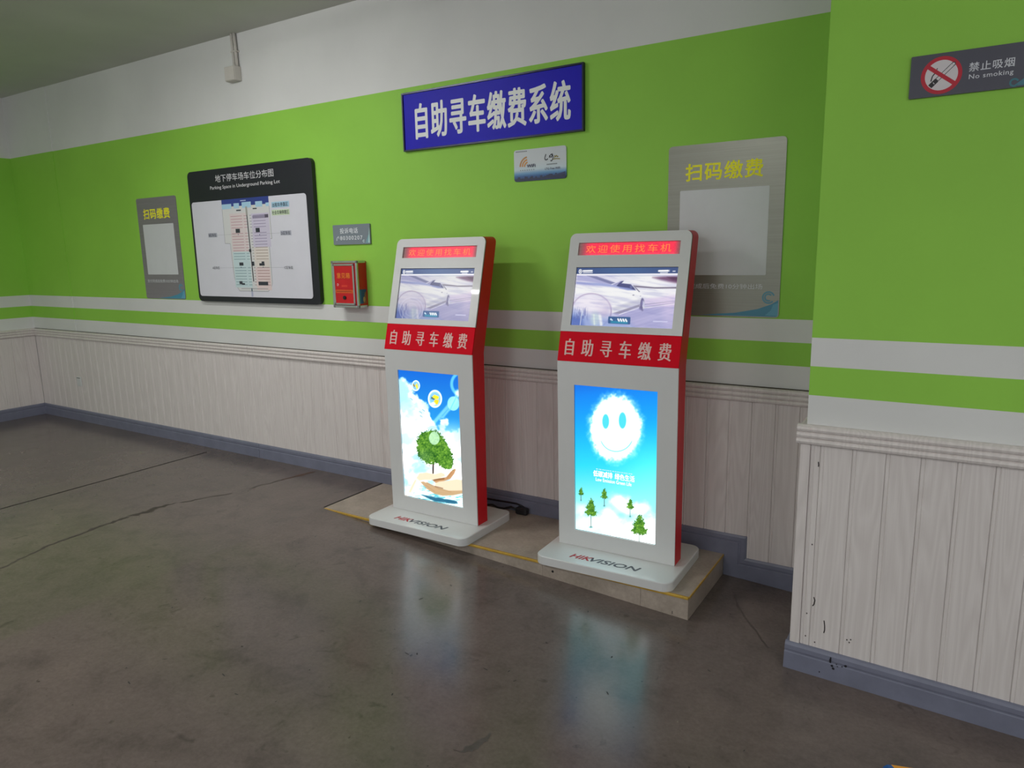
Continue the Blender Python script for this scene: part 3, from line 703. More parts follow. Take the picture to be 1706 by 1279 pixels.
# paint chips on the pillar foot
def chips():
    random.seed(5); c = Print(PF, 0.0206)
    for u, v, a, b in ((3.142, 0.098, 0.004, 0.016), (3.150, 0.075, 0.006, 0.007), (3.156, 0.062, 0.006, 0.006), (3.205, 0.092, 0.007, 0.006), (3.168, 0.088, 0.003, 0.003), (3.172, 0.078, 0.003, 0.003), (3.10, 0.028, 0.003, 0.004), (3.19, 0.084, 0.003, 0.003)):
        z = floor_z(u)+v; c.poly([(u+a*math.cos(t)*random.uniform(.7, 1.2), z+b*math.sin(t)*random.uniform(.7, 1.2)) for t in [k*math.pi/4 for k in range(8)]], (30, 30, 36))
    c.build('paint_chip', bp_)
    c = Print(Frame((0, YP, 0), (1, 0, 0), (0, 0, 1)), 0.0104)
    for pts in ([(3.055, 0.215), (3.060, 0.200), (3.057, 0.180), (3.052, 0.172)], [(3.103, 0.115), (3.107, 0.090), (3.108, 0.070), (3.105, 0.055)], [(3.040, 0.84), (3.042, 0.825), (3.041, 0.818)]): c.path(pts, 0.0045, (44, 38, 36))
    for u, v in ((3.03, 0.02), (3.07, 0.0), (3.035, 0.46), (3.20, 0.05), (3.21, 0.04), (3.215, 0.055), (3.03, 0.13)): c.disc(u, v, 0.003, 0.004, (70, 62, 58), 8)
    c.build('scuff_mark', pillar)
chips()

# ================================================================== PLATFORM
PLX0, PLX1, PLY = -0.215, 2.445, -0.640
def build_platform():
    r = empty('kiosk_platform', (PLX0, 0, 0)); tag(r, 'low brown stone-tiled platform with brass edging under both kiosks', 'platform')
    def L(v): return [(a-PLX0, b, c) for a, b, c in v]
    cuts = [PLX0, 0.385, 0.985, 1.585, 2.185, PLX1]
    for a, b in zip(cuts[:-1], cuts[1:]):                                   # top tiles
        link('top_tile', box_mesh('top_tile', [(a-PLX0+0.0008, b-PLX0-0.0008, PLY+0.012, -0.021, -0.014 if a > 0.3 else -0.003, 0.0)]), r, (M_TILE,))
    for a, b in zip(cuts[:-1], cuts[1:]):                                   # front tiles, tapering with the falling floor
        za, zb = min(floor_z(a)+0.0005, -0.006), min(floor_z(b)+0.0005, -0.006); e = 0.0008
        v = [(a+e, PLY, za), (b-e, PLY, zb), (b-e, PLY, -0.003), (a+e, PLY, -0.003), (a+e, PLY+0.012, za), (b-e, PLY+0.012, zb), (b-e, PLY+0.012, -0.003), (a+e, PLY+0.012, -0.003)]
        link('front_tile', mesh('front_tile', L(v), [(0, 1, 2, 3), (5, 4, 7, 6), (1, 5, 6, 2), (4, 0, 3, 7), (3, 2, 6, 7), (4, 5, 1, 0)]), r, (M_TILE,))
    link('side_tile', box_mesh('side_tile', [(PLX1-PLX0-0.012, PLX1-PLX0, PLY+0.0125, -0.021, floor_z(PLX1)+0.0005, -0.0145)]), r, (M_TILE,))
    link('edge_trim', box_mesh('edge_trim', [(0, PLX1-PLX0, PLY-0.004, PLY+0.011, -0.0135, -0.0003)], 0.002), r, (M_GOLD,))
    link('edge_trim', box_mesh('edge_trim', [(PLX1-PLX0-0.011, PLX1-PLX0+0.004, PLY+0.0115, -0.021, -0.0135, -0.0003)], 0.002), r, (M_GOLD,))
    link('core', mesh('core', L([(PLX0+.02, PLY+.013, -.0035), (PLX1-.013, PLY+.013, floor_z(PLX1)+.001), (PLX1-.013, -.022, floor_z(PLX1)+.001), (PLX0+.02, -.022, -.0035), (PLX0+.02, PLY+.013, -.003), (PLX1-.013, PLY+.013, -.0145), (PLX1-.013, -.022, -.0145), (PLX0+.02, -.022, -.003)]),
         [(0, 3, 2, 1), (4, 5, 6, 7), (0, 1, 5, 4), (1, 2, 6, 5), (2, 3, 7, 6), (3, 0, 4, 7)]), r, (M_TILE,))
    link('screw_head', cyl('screw_head', Frame((-PLX0, PLY, 0), (1, 0, 0), (0, 0, 1)), 1.652, -0.043, 0.007, 0.0, 0.003, 10), r, (M_BLACK,))
    for u, z0, z1 in ((1.647, -0.006, 0.0), (2.36, -0.108, -0.096)):
        link('scratch', box_mesh('scratch', [(u-PLX0, u-PLX0+0.003, PLY-0.0006, PLY, z0-0.004, z1)]), r, (M_BLACK,))
build_platform()

# ================================================================== KIOSKS
KW, ZB, KZ, KY, TZ, TY = 0.702, 0.050, 1.145, -0.005, 1.849, 0.181
HV = Vector((0, TY-KY, TZ-KZ)); HL = HV.length
M_LEDTXT = mat('lit amber diodes', (0, 0, 0, 1), 0.5, emis=rgb(255, 128, 62), estr=1.15)
M_LETTER = mat('pale pink vinyl letters', rgb(226, 190, 182), 0.5, mottled=0.04)
M_LOGO_R = mat('red logo ink', rgb(176, 22, 38), 0.4, mottled=0.04); M_LOGO_G = mat('grey logo ink', rgb(66, 70, 80), 0.4, mottled=0.04)
M_WTXT = mat('lit white pixels', (0, 0, 0, 1), 0.5, emis=(1, 1, 1, 1), estr=1.5)
def build_kiosk(loc, rz, which, label):
    k = empty('payment_kiosk', loc, rz); tag(k, label, 'kiosk', 'self-service kiosks on the platform')
    # floor plate
    fb = Frame((0, 0, 0), (1, 0, 0), (0, 1, 0))
    bm_me = plate('base_plate', fb, rrect(-0.050, 0.755, -0.222, 0.335, 0.058, 8), 0.050, n0=0.050)
    bm = bmesh.new(); bm.from_mesh(bm_me); bmesh.ops.remove_doubles(bm, verts=bm.verts[:], dist=1e-5)
    ed = [e for e in bm.edges if all(abs(v.co.z-0.05) < 1e-5 for v in e.verts) and len(e.link_faces) == 2 and any(abs(f.normal.z) < 0.5 for f in e.link_faces)]
    bmesh.ops.bevel(bm, geom=ed, offset=0.006, segments=3, affect='EDGES', profile=0.5); bm.to_mesh(bm_me); bm.free()
    bp = link('base_plate', bm_me, k, (M_KWHITE,))
    lf = Frame((0, 0, 0.0502), (1, 0, 0), (0, 1, 0))
    text('logo_letters', bp, M_LOGO_R, lf, 'HIK', 0.140, 0.272, -0.158, -0.106, 0.0004, bold=0.035, shear=0.28)
    text('logo_letters', bp, M_LOGO_G, lf, 'VISION', 0.262, 0.556, -0.158, -0.106, 0.0004, bold=0.035, shear=0.28)
    # steel shell behind the front panels
    r = 0.038
    def yat(z): return 0.0+KY*(z-ZB)/(KZ-ZB) if z <= KZ else KY+(TY-KY)*(z-KZ)/(TZ-KZ)
    def dat(z): return np.interp(z, [ZB, KZ-0.03, KZ, TZ], [0.112, 0.128, 0.128, 0.118])
    out = [(0.0, ZB), (KW, ZB), (KW, KZ)] + [(KW-r+r*math.cos(math.radians(a)), TZ-r+r*math.sin(math.radians(a))) for a in range(0, 91, 15)] + [(r-r*math.sin(math.radians(a)), TZ-r+r*math.cos(math.radians(a))) for a in range(0, 91, 15)] + [(0.0, KZ)]
    n = len(out); off = 0.008
    V = [(u, yat(z)+off, z) for u, z in out]+[(u, yat(z)+float(dat(z)), z) for u, z in out]
    F = [(i, n+i, n+(i+1) % n, (i+1) % n) for i in range(n)]
    up = [2]+list(range(3, n-1))+[n-1]; F += [tuple(i+n for i in (n-1, 2, 1, 0)), tuple(i+n for i in up[::-1])]   # open towards the front panels
    me = mesh('shell', V, F); bm = bmesh.new(); bm.from_mesh(me); bm.to_mesh(me); bm.free()
    link('shell', me, k, (M_KRED,))
    # lower front panel with the portrait display
    lo = Frame((0, 0, 0), (1, 0, 0), (0, KY, KZ-ZB)); h0 = ZB+0.001
    pn = link('front_panel', plate('front_panel', lo, [(0, h0), (KW, h0), (KW, KZ-0.001), (0, KZ-0.001)], 0.008, [[(0.103, 0.150), (0.592, 0.150), (0.592, 1.013), (0.103, 1.013)][::-1]]), k, (M_KWHITE,))
    disp = link('portrait_display', plate('portrait_display', lo, [(0.0995, 0.1465), (0.5955, 0.1465), (0.5955, 1.0165), (0.0995, 1.0165)], 0.02, n0=-0.0085), k, (M_BLACK,))
    pic = (picture_tree if which == 1 else picture_smile)().build('picture', lo, 0.1045, 0.5905, 0.1515, 1.0115, -0.0075, disp, 0.3, M_BRIGHT)
    if which == 2:
        def uv(zx, zy):
            u = (zx-28-4*(zy-45)/1067)/(609); v = (zy-45-50*u)/(1067+73*u); return 0.1045+u*0.486, 1.0115-v*0.860
        a = uv(172, 707); b = uv(485, 700); c0 = uv(190, 738); d0 = uv(460, 775)
        text('picture_letters', disp, M_WTXT, lo, '低碳减排', a[0], a[0]+0.118, a[1]-0.004, a[1]+0.032, -0.0068, bold=0.018)
        text('picture_letters', disp, M_WTXT, lo, '绿色生活', a[0]+0.131, a[0]+0.249, a[1]-0.004, a[1]+0.032, -0.0068, bold=0.018)
        text('picture_letters', disp, M_WTXT, lo, 'Low Emission Green Life', a[0]+0.016, a[0]+0.231, a[1]-0.030, a[1]-0.009, -0.0068, bold=0.01)
        pr = Print(lo, -0.0069); random.seed(2); q = a[0]+0.018
        while q < a[0]+0.225:
            w = random.uniform(0.004, 0.011); pr.rect(q, q+w, a[1]+0.038, a[1]+0.044, (196, 246, 255), 0); q += w+random.uniform(0.002, 0.006)
        pr.build('picture_letters', disp, attr_mat('lit fine print', 1.0))
    # red band and head panel lean back
    hd = Frame((0, KY, KZ), (1, 0, 0), HV)
    band = link('name_band', plate('name_band', hd, [(0, 0.0), (KW, 0.0), (KW, 0.168), (0, 0.168)], 0.008), k, (M_KBAND,))
    text('band_letters', band, M_LETTER, hd, '自助寻车缴费', 0.042, 0.654, 0.034, 0.128, 0.0006, spacing=2.0, smear=0.0021, pieces=6)
    hp = link('head_panel', plate('head_panel', hd, rrect(0, KW, 0.169, HL, 0.036, 7, (0, 0, 1, 1)), 0.008,
              [[(0.056, 0.205), (0.646, 0.205), (0.646, 0.534), (0.056, 0.534)][::-1], [(0.056, 0.602), (0.645, 0.602), (0.645, 0.674), (0.056, 0.674)][::-1]]), k, (M_KWHITE,))
    link('edge_seal', plate('edge_seal', hd, rrect(-0.0015, KW+0.0015, 0.169, HL+0.0015, 0.037, 7, (0, 0, 1, 1)), 0.002, [[(0.045, 0.195), (0.657, 0.195), (0.657, 0.690), (0.045, 0.690)][::-1]], n0=-0.0085), k, (M_BLACK,))
    d2 = link('touch_display', plate('touch_display', hd, [(0.0525, 0.2015), (0.6495, 0.2015), (0.6495, 0.5375), (0.0525, 0.5375)], 0.02, n0=-0.011), k, (M_BLACK,))
    picture_car(which == 1).build('picture', hd, 0.0575, 0.6445, 0.2065, 0.5325, -0.0102, d2, 0.0)
    d3 = link('scrolling_sign', plate('scrolling_sign', hd, [(0.0525, 0.5985), (0.6485, 0.5985), (0.6485, 0.6775), (0.0525, 0.6775)], 0.02, n0=-0.011), k, (M_BLACK,))
    picture_led(which == 1).build('lit_strip', hd, 0.0570, 0.6440, 0.603, 0.673, -0.0102, d3, 0.2)
    text('lit_letters', d3, M_LEDTXT, hd, '欢迎使用找车机', 0.100, 0.594, 0.617, 0.661, -0.0095, bold=0.0, spacing=1.32)
    return k
build_kiosk((0.319, -0.486, 0), 0.005, 1, 'white and red self-service kiosk showing a tree held in two hands')
build_kiosk((1.591, -0.449, 0), 0.031, 2, 'white and red self-service kiosk showing a smiling cloud face on blue sky')

# ================================================================== SIGNS ON THE WALL
def sign(name, x, z, y=0.0): return empty(name, (x, y, z))
def sub(root, y=None):                                                       # wall frame in the local space of a sign root
    return Frame((-root.location.x, 0 if y is None else y, -root.location.z), (1, 0, 0), (0, 0, 1))

# big blue sign
def build_blue():
    r = sign('overhead_sign', 0.853, 2.633); tag(r, 'long blue sign with white Chinese characters high on the green wall', 'sign')
    f = sub(r)
    link('panel', plate('panel', f, [(0.174, 2.455), (1.531, 2.455), (1.531, 2.812), (0.174, 2.812)], 0.016, n0=0.0165), r, (mat('blue sign face', rgb(26, 18, 182), 0.5, spec=0.2, mottled=0.06, scale=2),))
    link('frame', plate('frame', f, [(0.163, 2.444), (1.542, 2.444), (1.542, 2.823), (0.163, 2.823)], 0.024, [[(0.173, 2.454), (1.532, 2.454), (1.532, 2.813), (0.173, 2.813)][::-1]], n0=0.0245), r, (mat('dark sign frame', rgb(30, 34, 58), 0.3, metal=0.4, mottled=0.1),))
    text('letters', r, mat('white sign letters', rgb(226, 230, 226), 0.45, mottled=0.03), f, '自助寻车缴费系统', 0.270, 1.456, 2.514, 2.745, 0.0172, bold=0.021, spacing=1.12, pieces=8)
build_blue()

# parking map
def build_map():
    r = sign('parking_map_board', -1.52, 1.93); tag(r, 'large black framed board with a white parking lot plan', 'notice board'); f = sub(r); D = 0.036
    me = plate('board', f, rrect(-2.285, -0.738, 1.374, 2.482, 0.045, 8), D, n0=D)
    link('board', me, r, (mat('glossy black board', rgb(31, 31, 41), 0.42, mottled=0.10, scale=2),))
    pan = link('plan_sheet', plate('plan_sheet', f, rrect(-2.258, -0.817, 1.420, 2.226, 0.028, 6), 0.002, n0=D+0.002), r, (mat('white plan sheet', rgb(214, 214, 222), 0.35, mottled=0.02),))
    wt = mat('white board letters', rgb(222, 222, 224), 0.5, mottled=0.03)
    text('title_letters', r, wt, f, '地下停车场车位分布图', -1.902, -1.170, 2.373, 2.433, D+0.001, bold=0.0)
    text('title_letters', r, wt, f, 'Parking Space in Underground Parking Lot', -1.980, -1.102, 2.310, 2.346, D+0.001, bold=0.004)
    p = Print(f, D+0.0024); X0 = -1.845; X1 = -1.250
    p.rect(X0, X1, 2.150, 2.226, (214, 214, 206)); p.rect(X0, X1, 2.168, 2.2275, (52, 66, 140))
    for a, b, c in ((X0, -1.72, 2.190), (-1.69, -1.62, 2.192), (-1.585, -1.47, 2.196), (-1.415, -1.33, 2.194), (-1.29, X1, 2.178)): p.rect(a, b, 2.150, c, (168, 206, 226))
    p.rect(-1.60, -1.53, 2.205, 2.212, (190, 200, 226))
    out = [(X0, 2.15), (X0, 1.868), (-1.777, 1.866), (-1.768, 1.67), (-1.762, 1.588), (-1.740, 1.510), (-1.708, 1.470), (-1.342, 1.470), (-1.300, 1.500), (-1.283, 1.54), (-1.281, 1.66), (-1.284, 1.893), (-1.246, 1.895), (X1, 2.15)]
    p.poly(out, (212, 213, 212)); p.path(out, 0.004, (150, 152, 158))
    p.rect(-1.755, -1.545, 1.80, 2.11, (218, 206, 206)); p.rect(-1.755, -1.535, 1.500, 1.795, (196, 216, 218)); p.rect(-1.478, -1.262, 1.83, 2.10, (204, 198, 216)); p.rect(-1.478, -1.300, 1.67, 1.825, (220, 212, 204)); p.rect(-1.478, -1.295, 1.480, 1.665, (222, 204, 202))
    cols = {0: (190, 140, 150), 1: (128, 158, 166), 2: (150, 140, 172), 3: (168, 152, 140), 4: (176, 136, 134)}
    z = 2.085; i = 0
    while z > 1.52:
        left = 0 if z > 1.79 else 1; right = 2 if z > 1.83 else (3 if z > 1.665 else 4)
        if not (1.945 < z < 1.985 or 1.68 < z < 1.715):
            p.rect(-1.742, -1.596, z, z+0.0045, cols[left]); p.rect(-1.575, -1.535, z, z+0.004, cols[left])
            p.rect(-1.455, -1.305, z, z+0.0045, cols[right]); p.rect(-1.500, -1.478, z, z+0.004, cols[right])
        i += 1; z -= 0.0235
    p.rect(-1.462, -1.30, 2.060, 2.084, (150, 142, 166)); p.rect(-1.310, -1.268, 2.062, 2.088, (92, 86, 104))
    for a, b, c, d in ((-1.69, -1.635, 1.952, 1.985), (-1.435, -1.385, 1.950, 1.984), (-1.68, -1.628, 1.682, 1.708), (-1.515, -1.488, 1.680, 1.714), (-1.425, -1.36, 1.680, 1.700), (-1.395, -1.362, 1.680, 1.714), (-1.70, -1.660, 1.528, 1.552), (-1.672, -1.630, 1.522, 1.536), (-1.455, -1.335, 1.520, 1.550), (-1.54, -1.512, 1.792, 1.816), (-1.66, -1.60, 2.128, 2.138), (-1.45, -1.40, 2.134, 2.143)): p.rect(a, b, c, d, (56, 58, 70))
    p.line((-1.531, 2.16), (-1.530, 2.09), 0.022, (168, 166, 160)); p.line((-1.530, 2.09), (-1.515, 1.551), 0.010, (44, 46, 58))
    p.line((-1.68, 1.490), (-1.34, 1.492), 0.004, (150, 152, 158)); p.rect(-1.552, -1.540, 1.468, 1.494, (52, 96, 112)); p.rect(-1.557, -1.535, 1.425, 1.466, (176, 180, 204))
    p.rect(-1.218, -1.013, 2.134, 2.178, (168, 206, 226)); p.rect(-1.222, -1.014, 2.074, 2.117, (206, 224, 190))
    for a, b, z0, z1 in ((-2.062, -1.942, 1.924, 1.960), (-1.138, -1.012, 1.916, 1.953)): p.rect(a, b, z0, z1, (176, 178, 190))
    for a, b, z in ((-1.94, -1.70, 1.940), (-1.94, -1.62, 1.664), (-1.38, -1.14, 1.935), (-1.40, -1.125, 1.664)):
        q = a
        while q < b: p.rect(q, min(q+0.008, b), z, z+0.002, (120, 122, 130), 0); q += 0.016
    for q, z in ((-1.66, 1.938), (-1.39, 1.930), (-1.66, 1.668), (-1.38, 1.668)): p.disc(q, z, 0.004, 0.005, (50, 60, 120), 8)
    p.build('plan_print', pan)
    tk = mat('dark map ink', rgb(52, 56, 74), 0.5, mottled=0.05)
    for s, a, b, z0, z1 in (('B区车位', -2.052, -1.952, 1.929, 1.956), ('D区车位', -1.127, -1.022, 1.921, 1.948), ('A区车位', -2.044, -1.946, 1.654, 1.678), ('C区车位', -1.121, -1.021, 1.652, 1.676), ('出租车停靠区', -1.207, -1.024, 2.140, 2.171), ('社会车辆停靠区', -1.216, -1.020, 2.080, 2.111)):
        text('plan_letters', pan, tk, f, s, a, b, z0, z1, D+0.0058)
build_map()

# two metal posters "scan to pay" (the code itself is left out)
def build_poster(x0, x1, label, tone, rough):
    r = sign('payment_poster', (x0+x1)/2, 1.845); tag(r, label, 'poster', 'scan-to-pay posters'); f = sub(r); W = x1-x0
    m = bpy.data.materials.new('brushed poster metal'); m.use_nodes = True; t = NT(m); b = t.b
    tc = t.n('ShaderNodeTexCoord'); mp = t.n('ShaderNodeMapping'); mp.inputs['Scale'].default_value = (2.0, 2.0, 160.0); t.l(tc.outputs['Object'], mp.inputs[0])
    nz = t.n('ShaderNodeTexNoise', i_Scale=1.0, i_Detail=3.0); t.l(mp.outputs[0], nz.inputs['Vector'])
    t.l(t.ramp(nz.outputs['Fac'], [(0.3, tuple(v*0.88 for v in tone)), (0.7, tone)]), b.inputs['Base Color']); b.inputs['Metallic'].default_value = 0.3; b.inputs['Roughness'].default_value = rough
    link('plate', plate('plate', f, rrect(x0, x1, 1.380, 2.307, 0.022, 6), 0.004, n0=0.0045), r, (m,))
    text('heading', r, mat('yellow poster letters', rgb(248, 242, 58), 0.6, spec=0.2, mottled=0.05), f, '扫码缴费', x0+0.098, x0+0.514, 2.114, 2.209, 0.0052, bold=0.022, spacing=1.12)
    link('white_panel', plate('white_panel', f, rrect(x0+0.070, x0+0.550, 1.606, 2.067, 0.006, 3), 0.001, n0=0.0056), r, (mat('pale code panel', rgb(206, 208, 210), 0.4, mottled=0.03),))
    text('caption', r, mat('pale caption ink', rgb(214, 216, 220), 0.5, mottled=0.05), f, '支付完成后免费10分钟出场', x0+0.048, x0+0.535, 1.531, 1.560, 0.0052)
    p = Print(f, 0.0048); x2 = x1-0.012
    p.poly([(x0+0.20, 1.386), (x2, 1.386), (x2+0.006, 1.40), (x2+0.006, 1.475), (x2-0.03, 1.452), (x2-0.10, 1.425), (x2-0.22, 1.402)], (70, 140, 168))
    p.poly([(x2-0.06, 1.392), (x2+0.006, 1.392), (x2+0.006, 1.46), (x2-0.02, 1.45), (x2-0.03, 1.42)], (92, 160, 186))
    for k, (a0, a1, rr) in enumerate(((20, 320, 0.030), (40, 300, 0.018))): p.arc(x2-0.045, 1.488, rr, a0, a1, 0.008, (84, 148, 172), 12)
    p.build('swoosh_print', r)
build_poster(-3.156, -2.532, 'scan-to-pay metal poster left of the parking map board', rgb(146, 138, 148)[:3], 0.34)
build_poster(2.060, 2.686, 'scan-to-pay metal poster behind the smiling-cloud kiosk', rgb(148, 149, 136)[:3], 0.30)

# wifi card
def build_wifi():
    r = sign('wifi_sign', 1.232, 2.281); tag(r, 'small white and blue wifi sign below the long blue sign', 'sign'); f = sub(r)
    m = bpy.data.materials.new('wifi sign face'); m.use_nodes = True; t = NT(m); b = t.b
    tc = t.n('ShaderNodeTexCoord'); sx = t.n('ShaderNodeSeparateXYZ'); t.l(tc.outputs['Object'], sx.inputs[0])
    h = t.math('MULTIPLY_ADD', sx.outputs[2], 1/0.19, 0.5)
    t.l(t.ramp(h, [(0.06, rgb(20, 44, 92)), (0.16, rgb(38, 92, 150)), (0.24, rgb(96, 150, 190)), (0.36, rgb(190, 208, 214)), (0.6, rgb(196, 204, 206)), (1.0, rgb(190, 198, 200))]), b.inputs['Base Color']); b.inputs['Roughness'].default_value = 0.35
    link('plate', plate('plate', f, rrect(1.047, 1.418, 2.186, 2.376, 0.016, 6), 0.006, n0=0.0065), r, (m,))
    p = Print(f, 0.0070); random.seed(4)
    q = 1.052
    while q < 1.41:
        w = random.uniform(0.004, 0.018); p.rect(q, min(q+w, 1.412), 2.190, 2.190+random.uniform(0.008, 0.026)+(0.012 if 1.29 < q else 0), (16, 34, 70), 0.00001); q += w
    p.poly([(1.30, 2.206), (1.412, 2.212), (1.412, 2.226), (1.35, 2.214)], (30, 50, 92))
    for k, rr in enumerate((0.026, 0.042, 0.058)): p.arc(1.150, 2.272, rr, 98, 178, 0.0095, (206, 138, 44) if k < 2 else (180, 124, 50), 10)
    for pts in ([(1.278, 2.336), (1.270, 2.315), (1.272, 2.303), (1.284, 2.302), (1.292, 2.309)], [(1.300, 2.322), (1.310, 2.327), (1.316, 2.334), (1.322, 2.326), (1.316, 2.314), (1.308, 2.318)], [(1.322, 2.336), (1.328, 2.318), (1.326, 2.303), (1.316, 2.292), (1.310, 2.297)], [(1.300, 2.313), (1.306, 2.322)]): p.path(pts, 0.006, (24, 34, 40))
    for pts in ([(1.338, 2.306), (1.340, 2.324), (1.346, 2.314), (1.352, 2.324), (1.358, 2.312), (1.364, 2.318)], [(1.326, 2.302), (1.350, 2.304), (1.376, 2.301)]): p.path(pts, 0.005, (128, 116, 36))
    for u0, n, z, w, c in ((1.092, 7, 2.249, 0.006, (120, 128, 132)), (1.284, 8, 2.272, 0.005, (60, 66, 72)), (1.062, 9, 2.362, 0.0055, (70, 78, 84))):
        for i in range(n): p.rect(u0+i*(0.016 if n == 7 else 0.0094), u0+i*(0.016 if n == 7 else 0.0094)+w, z, z+0.006, c, 0)
    p.build('card_print', r)['kind'] = 'stuff'
    text('letters', r, mat('navy sign letters', rgb(44, 34, 72), 0.5, mottled=0.05), f, 'WiFi', 1.141, 1.204, 2.266, 2.286, 0.0085, bold=0.03)
    text('letters', r, mat('navy sign letters'), f, 'LTG Free WiFi', 1.271, 1.376, 2.243, 2.256, 0.0085, bold=0.01)
build_wifi()

# hotline plate
def build_phone():
    r = sign('hotline_sign', -0.39, 1.903); tag(r, 'small grey hotline sign with white phone number above the red box', 'sign'); f = sub(r)
    link('plate', plate('plate', f, rrect(-0.580, -0.203, 1.830, 1.976, 0.006, 4), 0.012, n0=0.0125), r, (mat('grey sign face', rgb(122, 132, 140), 0.38, mottled=0.04),))
    p = Print(f, 0.0128); p.poly([(-0.226, 1.840), (-0.209, 1.838), (-0.207, 1.95)], (176, 216, 210)); p.poly([(-0.255, 1.836), (-0.226, 1.838), (-0.214, 1.905)], (118, 160, 168)); p.arc(-0.268, 1.852, 0.008, 30, 330, 0.005, (206, 228, 226)); p.build('swoosh_print', r); p = Print(f, 0.0128)
    p.path([(-0.545, 1.868), (-0.540, 1.880), (-0.530, 1.888)], 0.005, (216, 222, 224)); p.path([(-0.548, 1.862), (-0.540, 1.866)], 0.006, (216, 222, 224)); p.path([(-0.530, 1.889), (-0.524, 1.892), (-0.520, 1.872)], 0.004, (216, 222, 224))
    p.build('handset_print', r)
    wl = mat('white plate letters', rgb(226, 230, 232), 0.5, mottled=0.03)
    text('letters', r, wl, f, '投诉电话', -0.507, -0.322, 1.911, 1.951, 0.0132, bold=0.012, spacing=1.05)
    text('letters', r, wl, f, '80300207', -0.507, -0.279, 1.864, 1.893, 0.0132, bold=0.012, spacing=1.2)
build_phone()

# no smoking plate on the pillar
def build_nosmoke():
    r = sign('no_smoking_sign', 3.465, 2.365, YP); tag(r, 'dark grey no smoking sign with red barred circle on the pillar', 'sign'); f = sub(r)
    link('plate', plate('plate', f, rrect(3.277, 3.654, 2.291, 2.440, 0.004, 3), 0.010, n0=0.0105), r, (mat('dark grey sign face', rgb(74, 74, 86), 0.36, mottled=0.05),))
    cu, cv, R = 3.378, 2.363, 0.0655; p = Print(f, 0.0108)
    p.disc(cu, cv, R, R, (186, 16, 44), 40); p.disc(cu, cv, R*0.80, R*0.80, (212, 206, 208), 40)
    d = Vector((1, 1)).normalized()
    a, b = (cu-0.020, cv-0.022), (cu+0.038, cv+0.036)
    p.line(a, b, 0.014, (40, 38, 42)); p.line((cu-0.012, cv-0.014), (cu+0.036, cv+0.034), 0.0095, (212, 206, 208)); p.disc(b[0]-0.001, b[1]-0.001, 0.0062, 0.0062, (40, 38, 42), 12); p.disc(b[0]-0.002, b[1]-0.002, 0.0044, 0.0044, (212, 206, 208), 12)
    p.line((cu-0.034, cv-0.036), (cu-0.014, cv-0.016), 0.016, (32, 30, 34)); p.line((cu-0.0245, cv-0.0225), (cu-0.020, cv-0.0285), 0.003, (190, 186, 188))
    p.path([(cu-0.032, cv-0.018), (cu-0.028, cv+0.0), (cu-0.020, cv+0.010), (cu-0.028, cv+0.028)], 0.004, (40, 38, 42)); p.path([(cu-0.020, cv+0.010), (cu-0.014, cv+0.026)], 0.003, (40, 38, 42))
    k = R*0.86*0.707; p.line((cu-k*1.12, cv+k*0.86), (cu+k*1.12, cv-k*0.86), 0.0135, (186, 16, 44))
    p.build('prohibition_symbol', r); p = Print(f, 0.0108)
    p.poly([(3.60, 2.296), (3.650, 2.296), (3.650, 2.345), (3.630, 2.318)], (66, 120, 136)); p.arc(3.603, 2.308, 0.012, 20, 330, 0.006, (52, 116, 128)); p.build('swoosh_print', r)
    wl = mat('grey white letters', rgb(206, 208, 214), 0.5, mottled=0.03)
    text('letters', r, wl, f, '禁止吸烟', 3.463, 3.599, 2.362, 2.393, 0.0118, bold=0.012, spacing=1.12)
    text('letters', r, wl, f, 'No smoking', 3.465, 3.598, 2.332, 2.353, 0.0118, bold=0.012, spacing=1.1)
build_nosmoke()

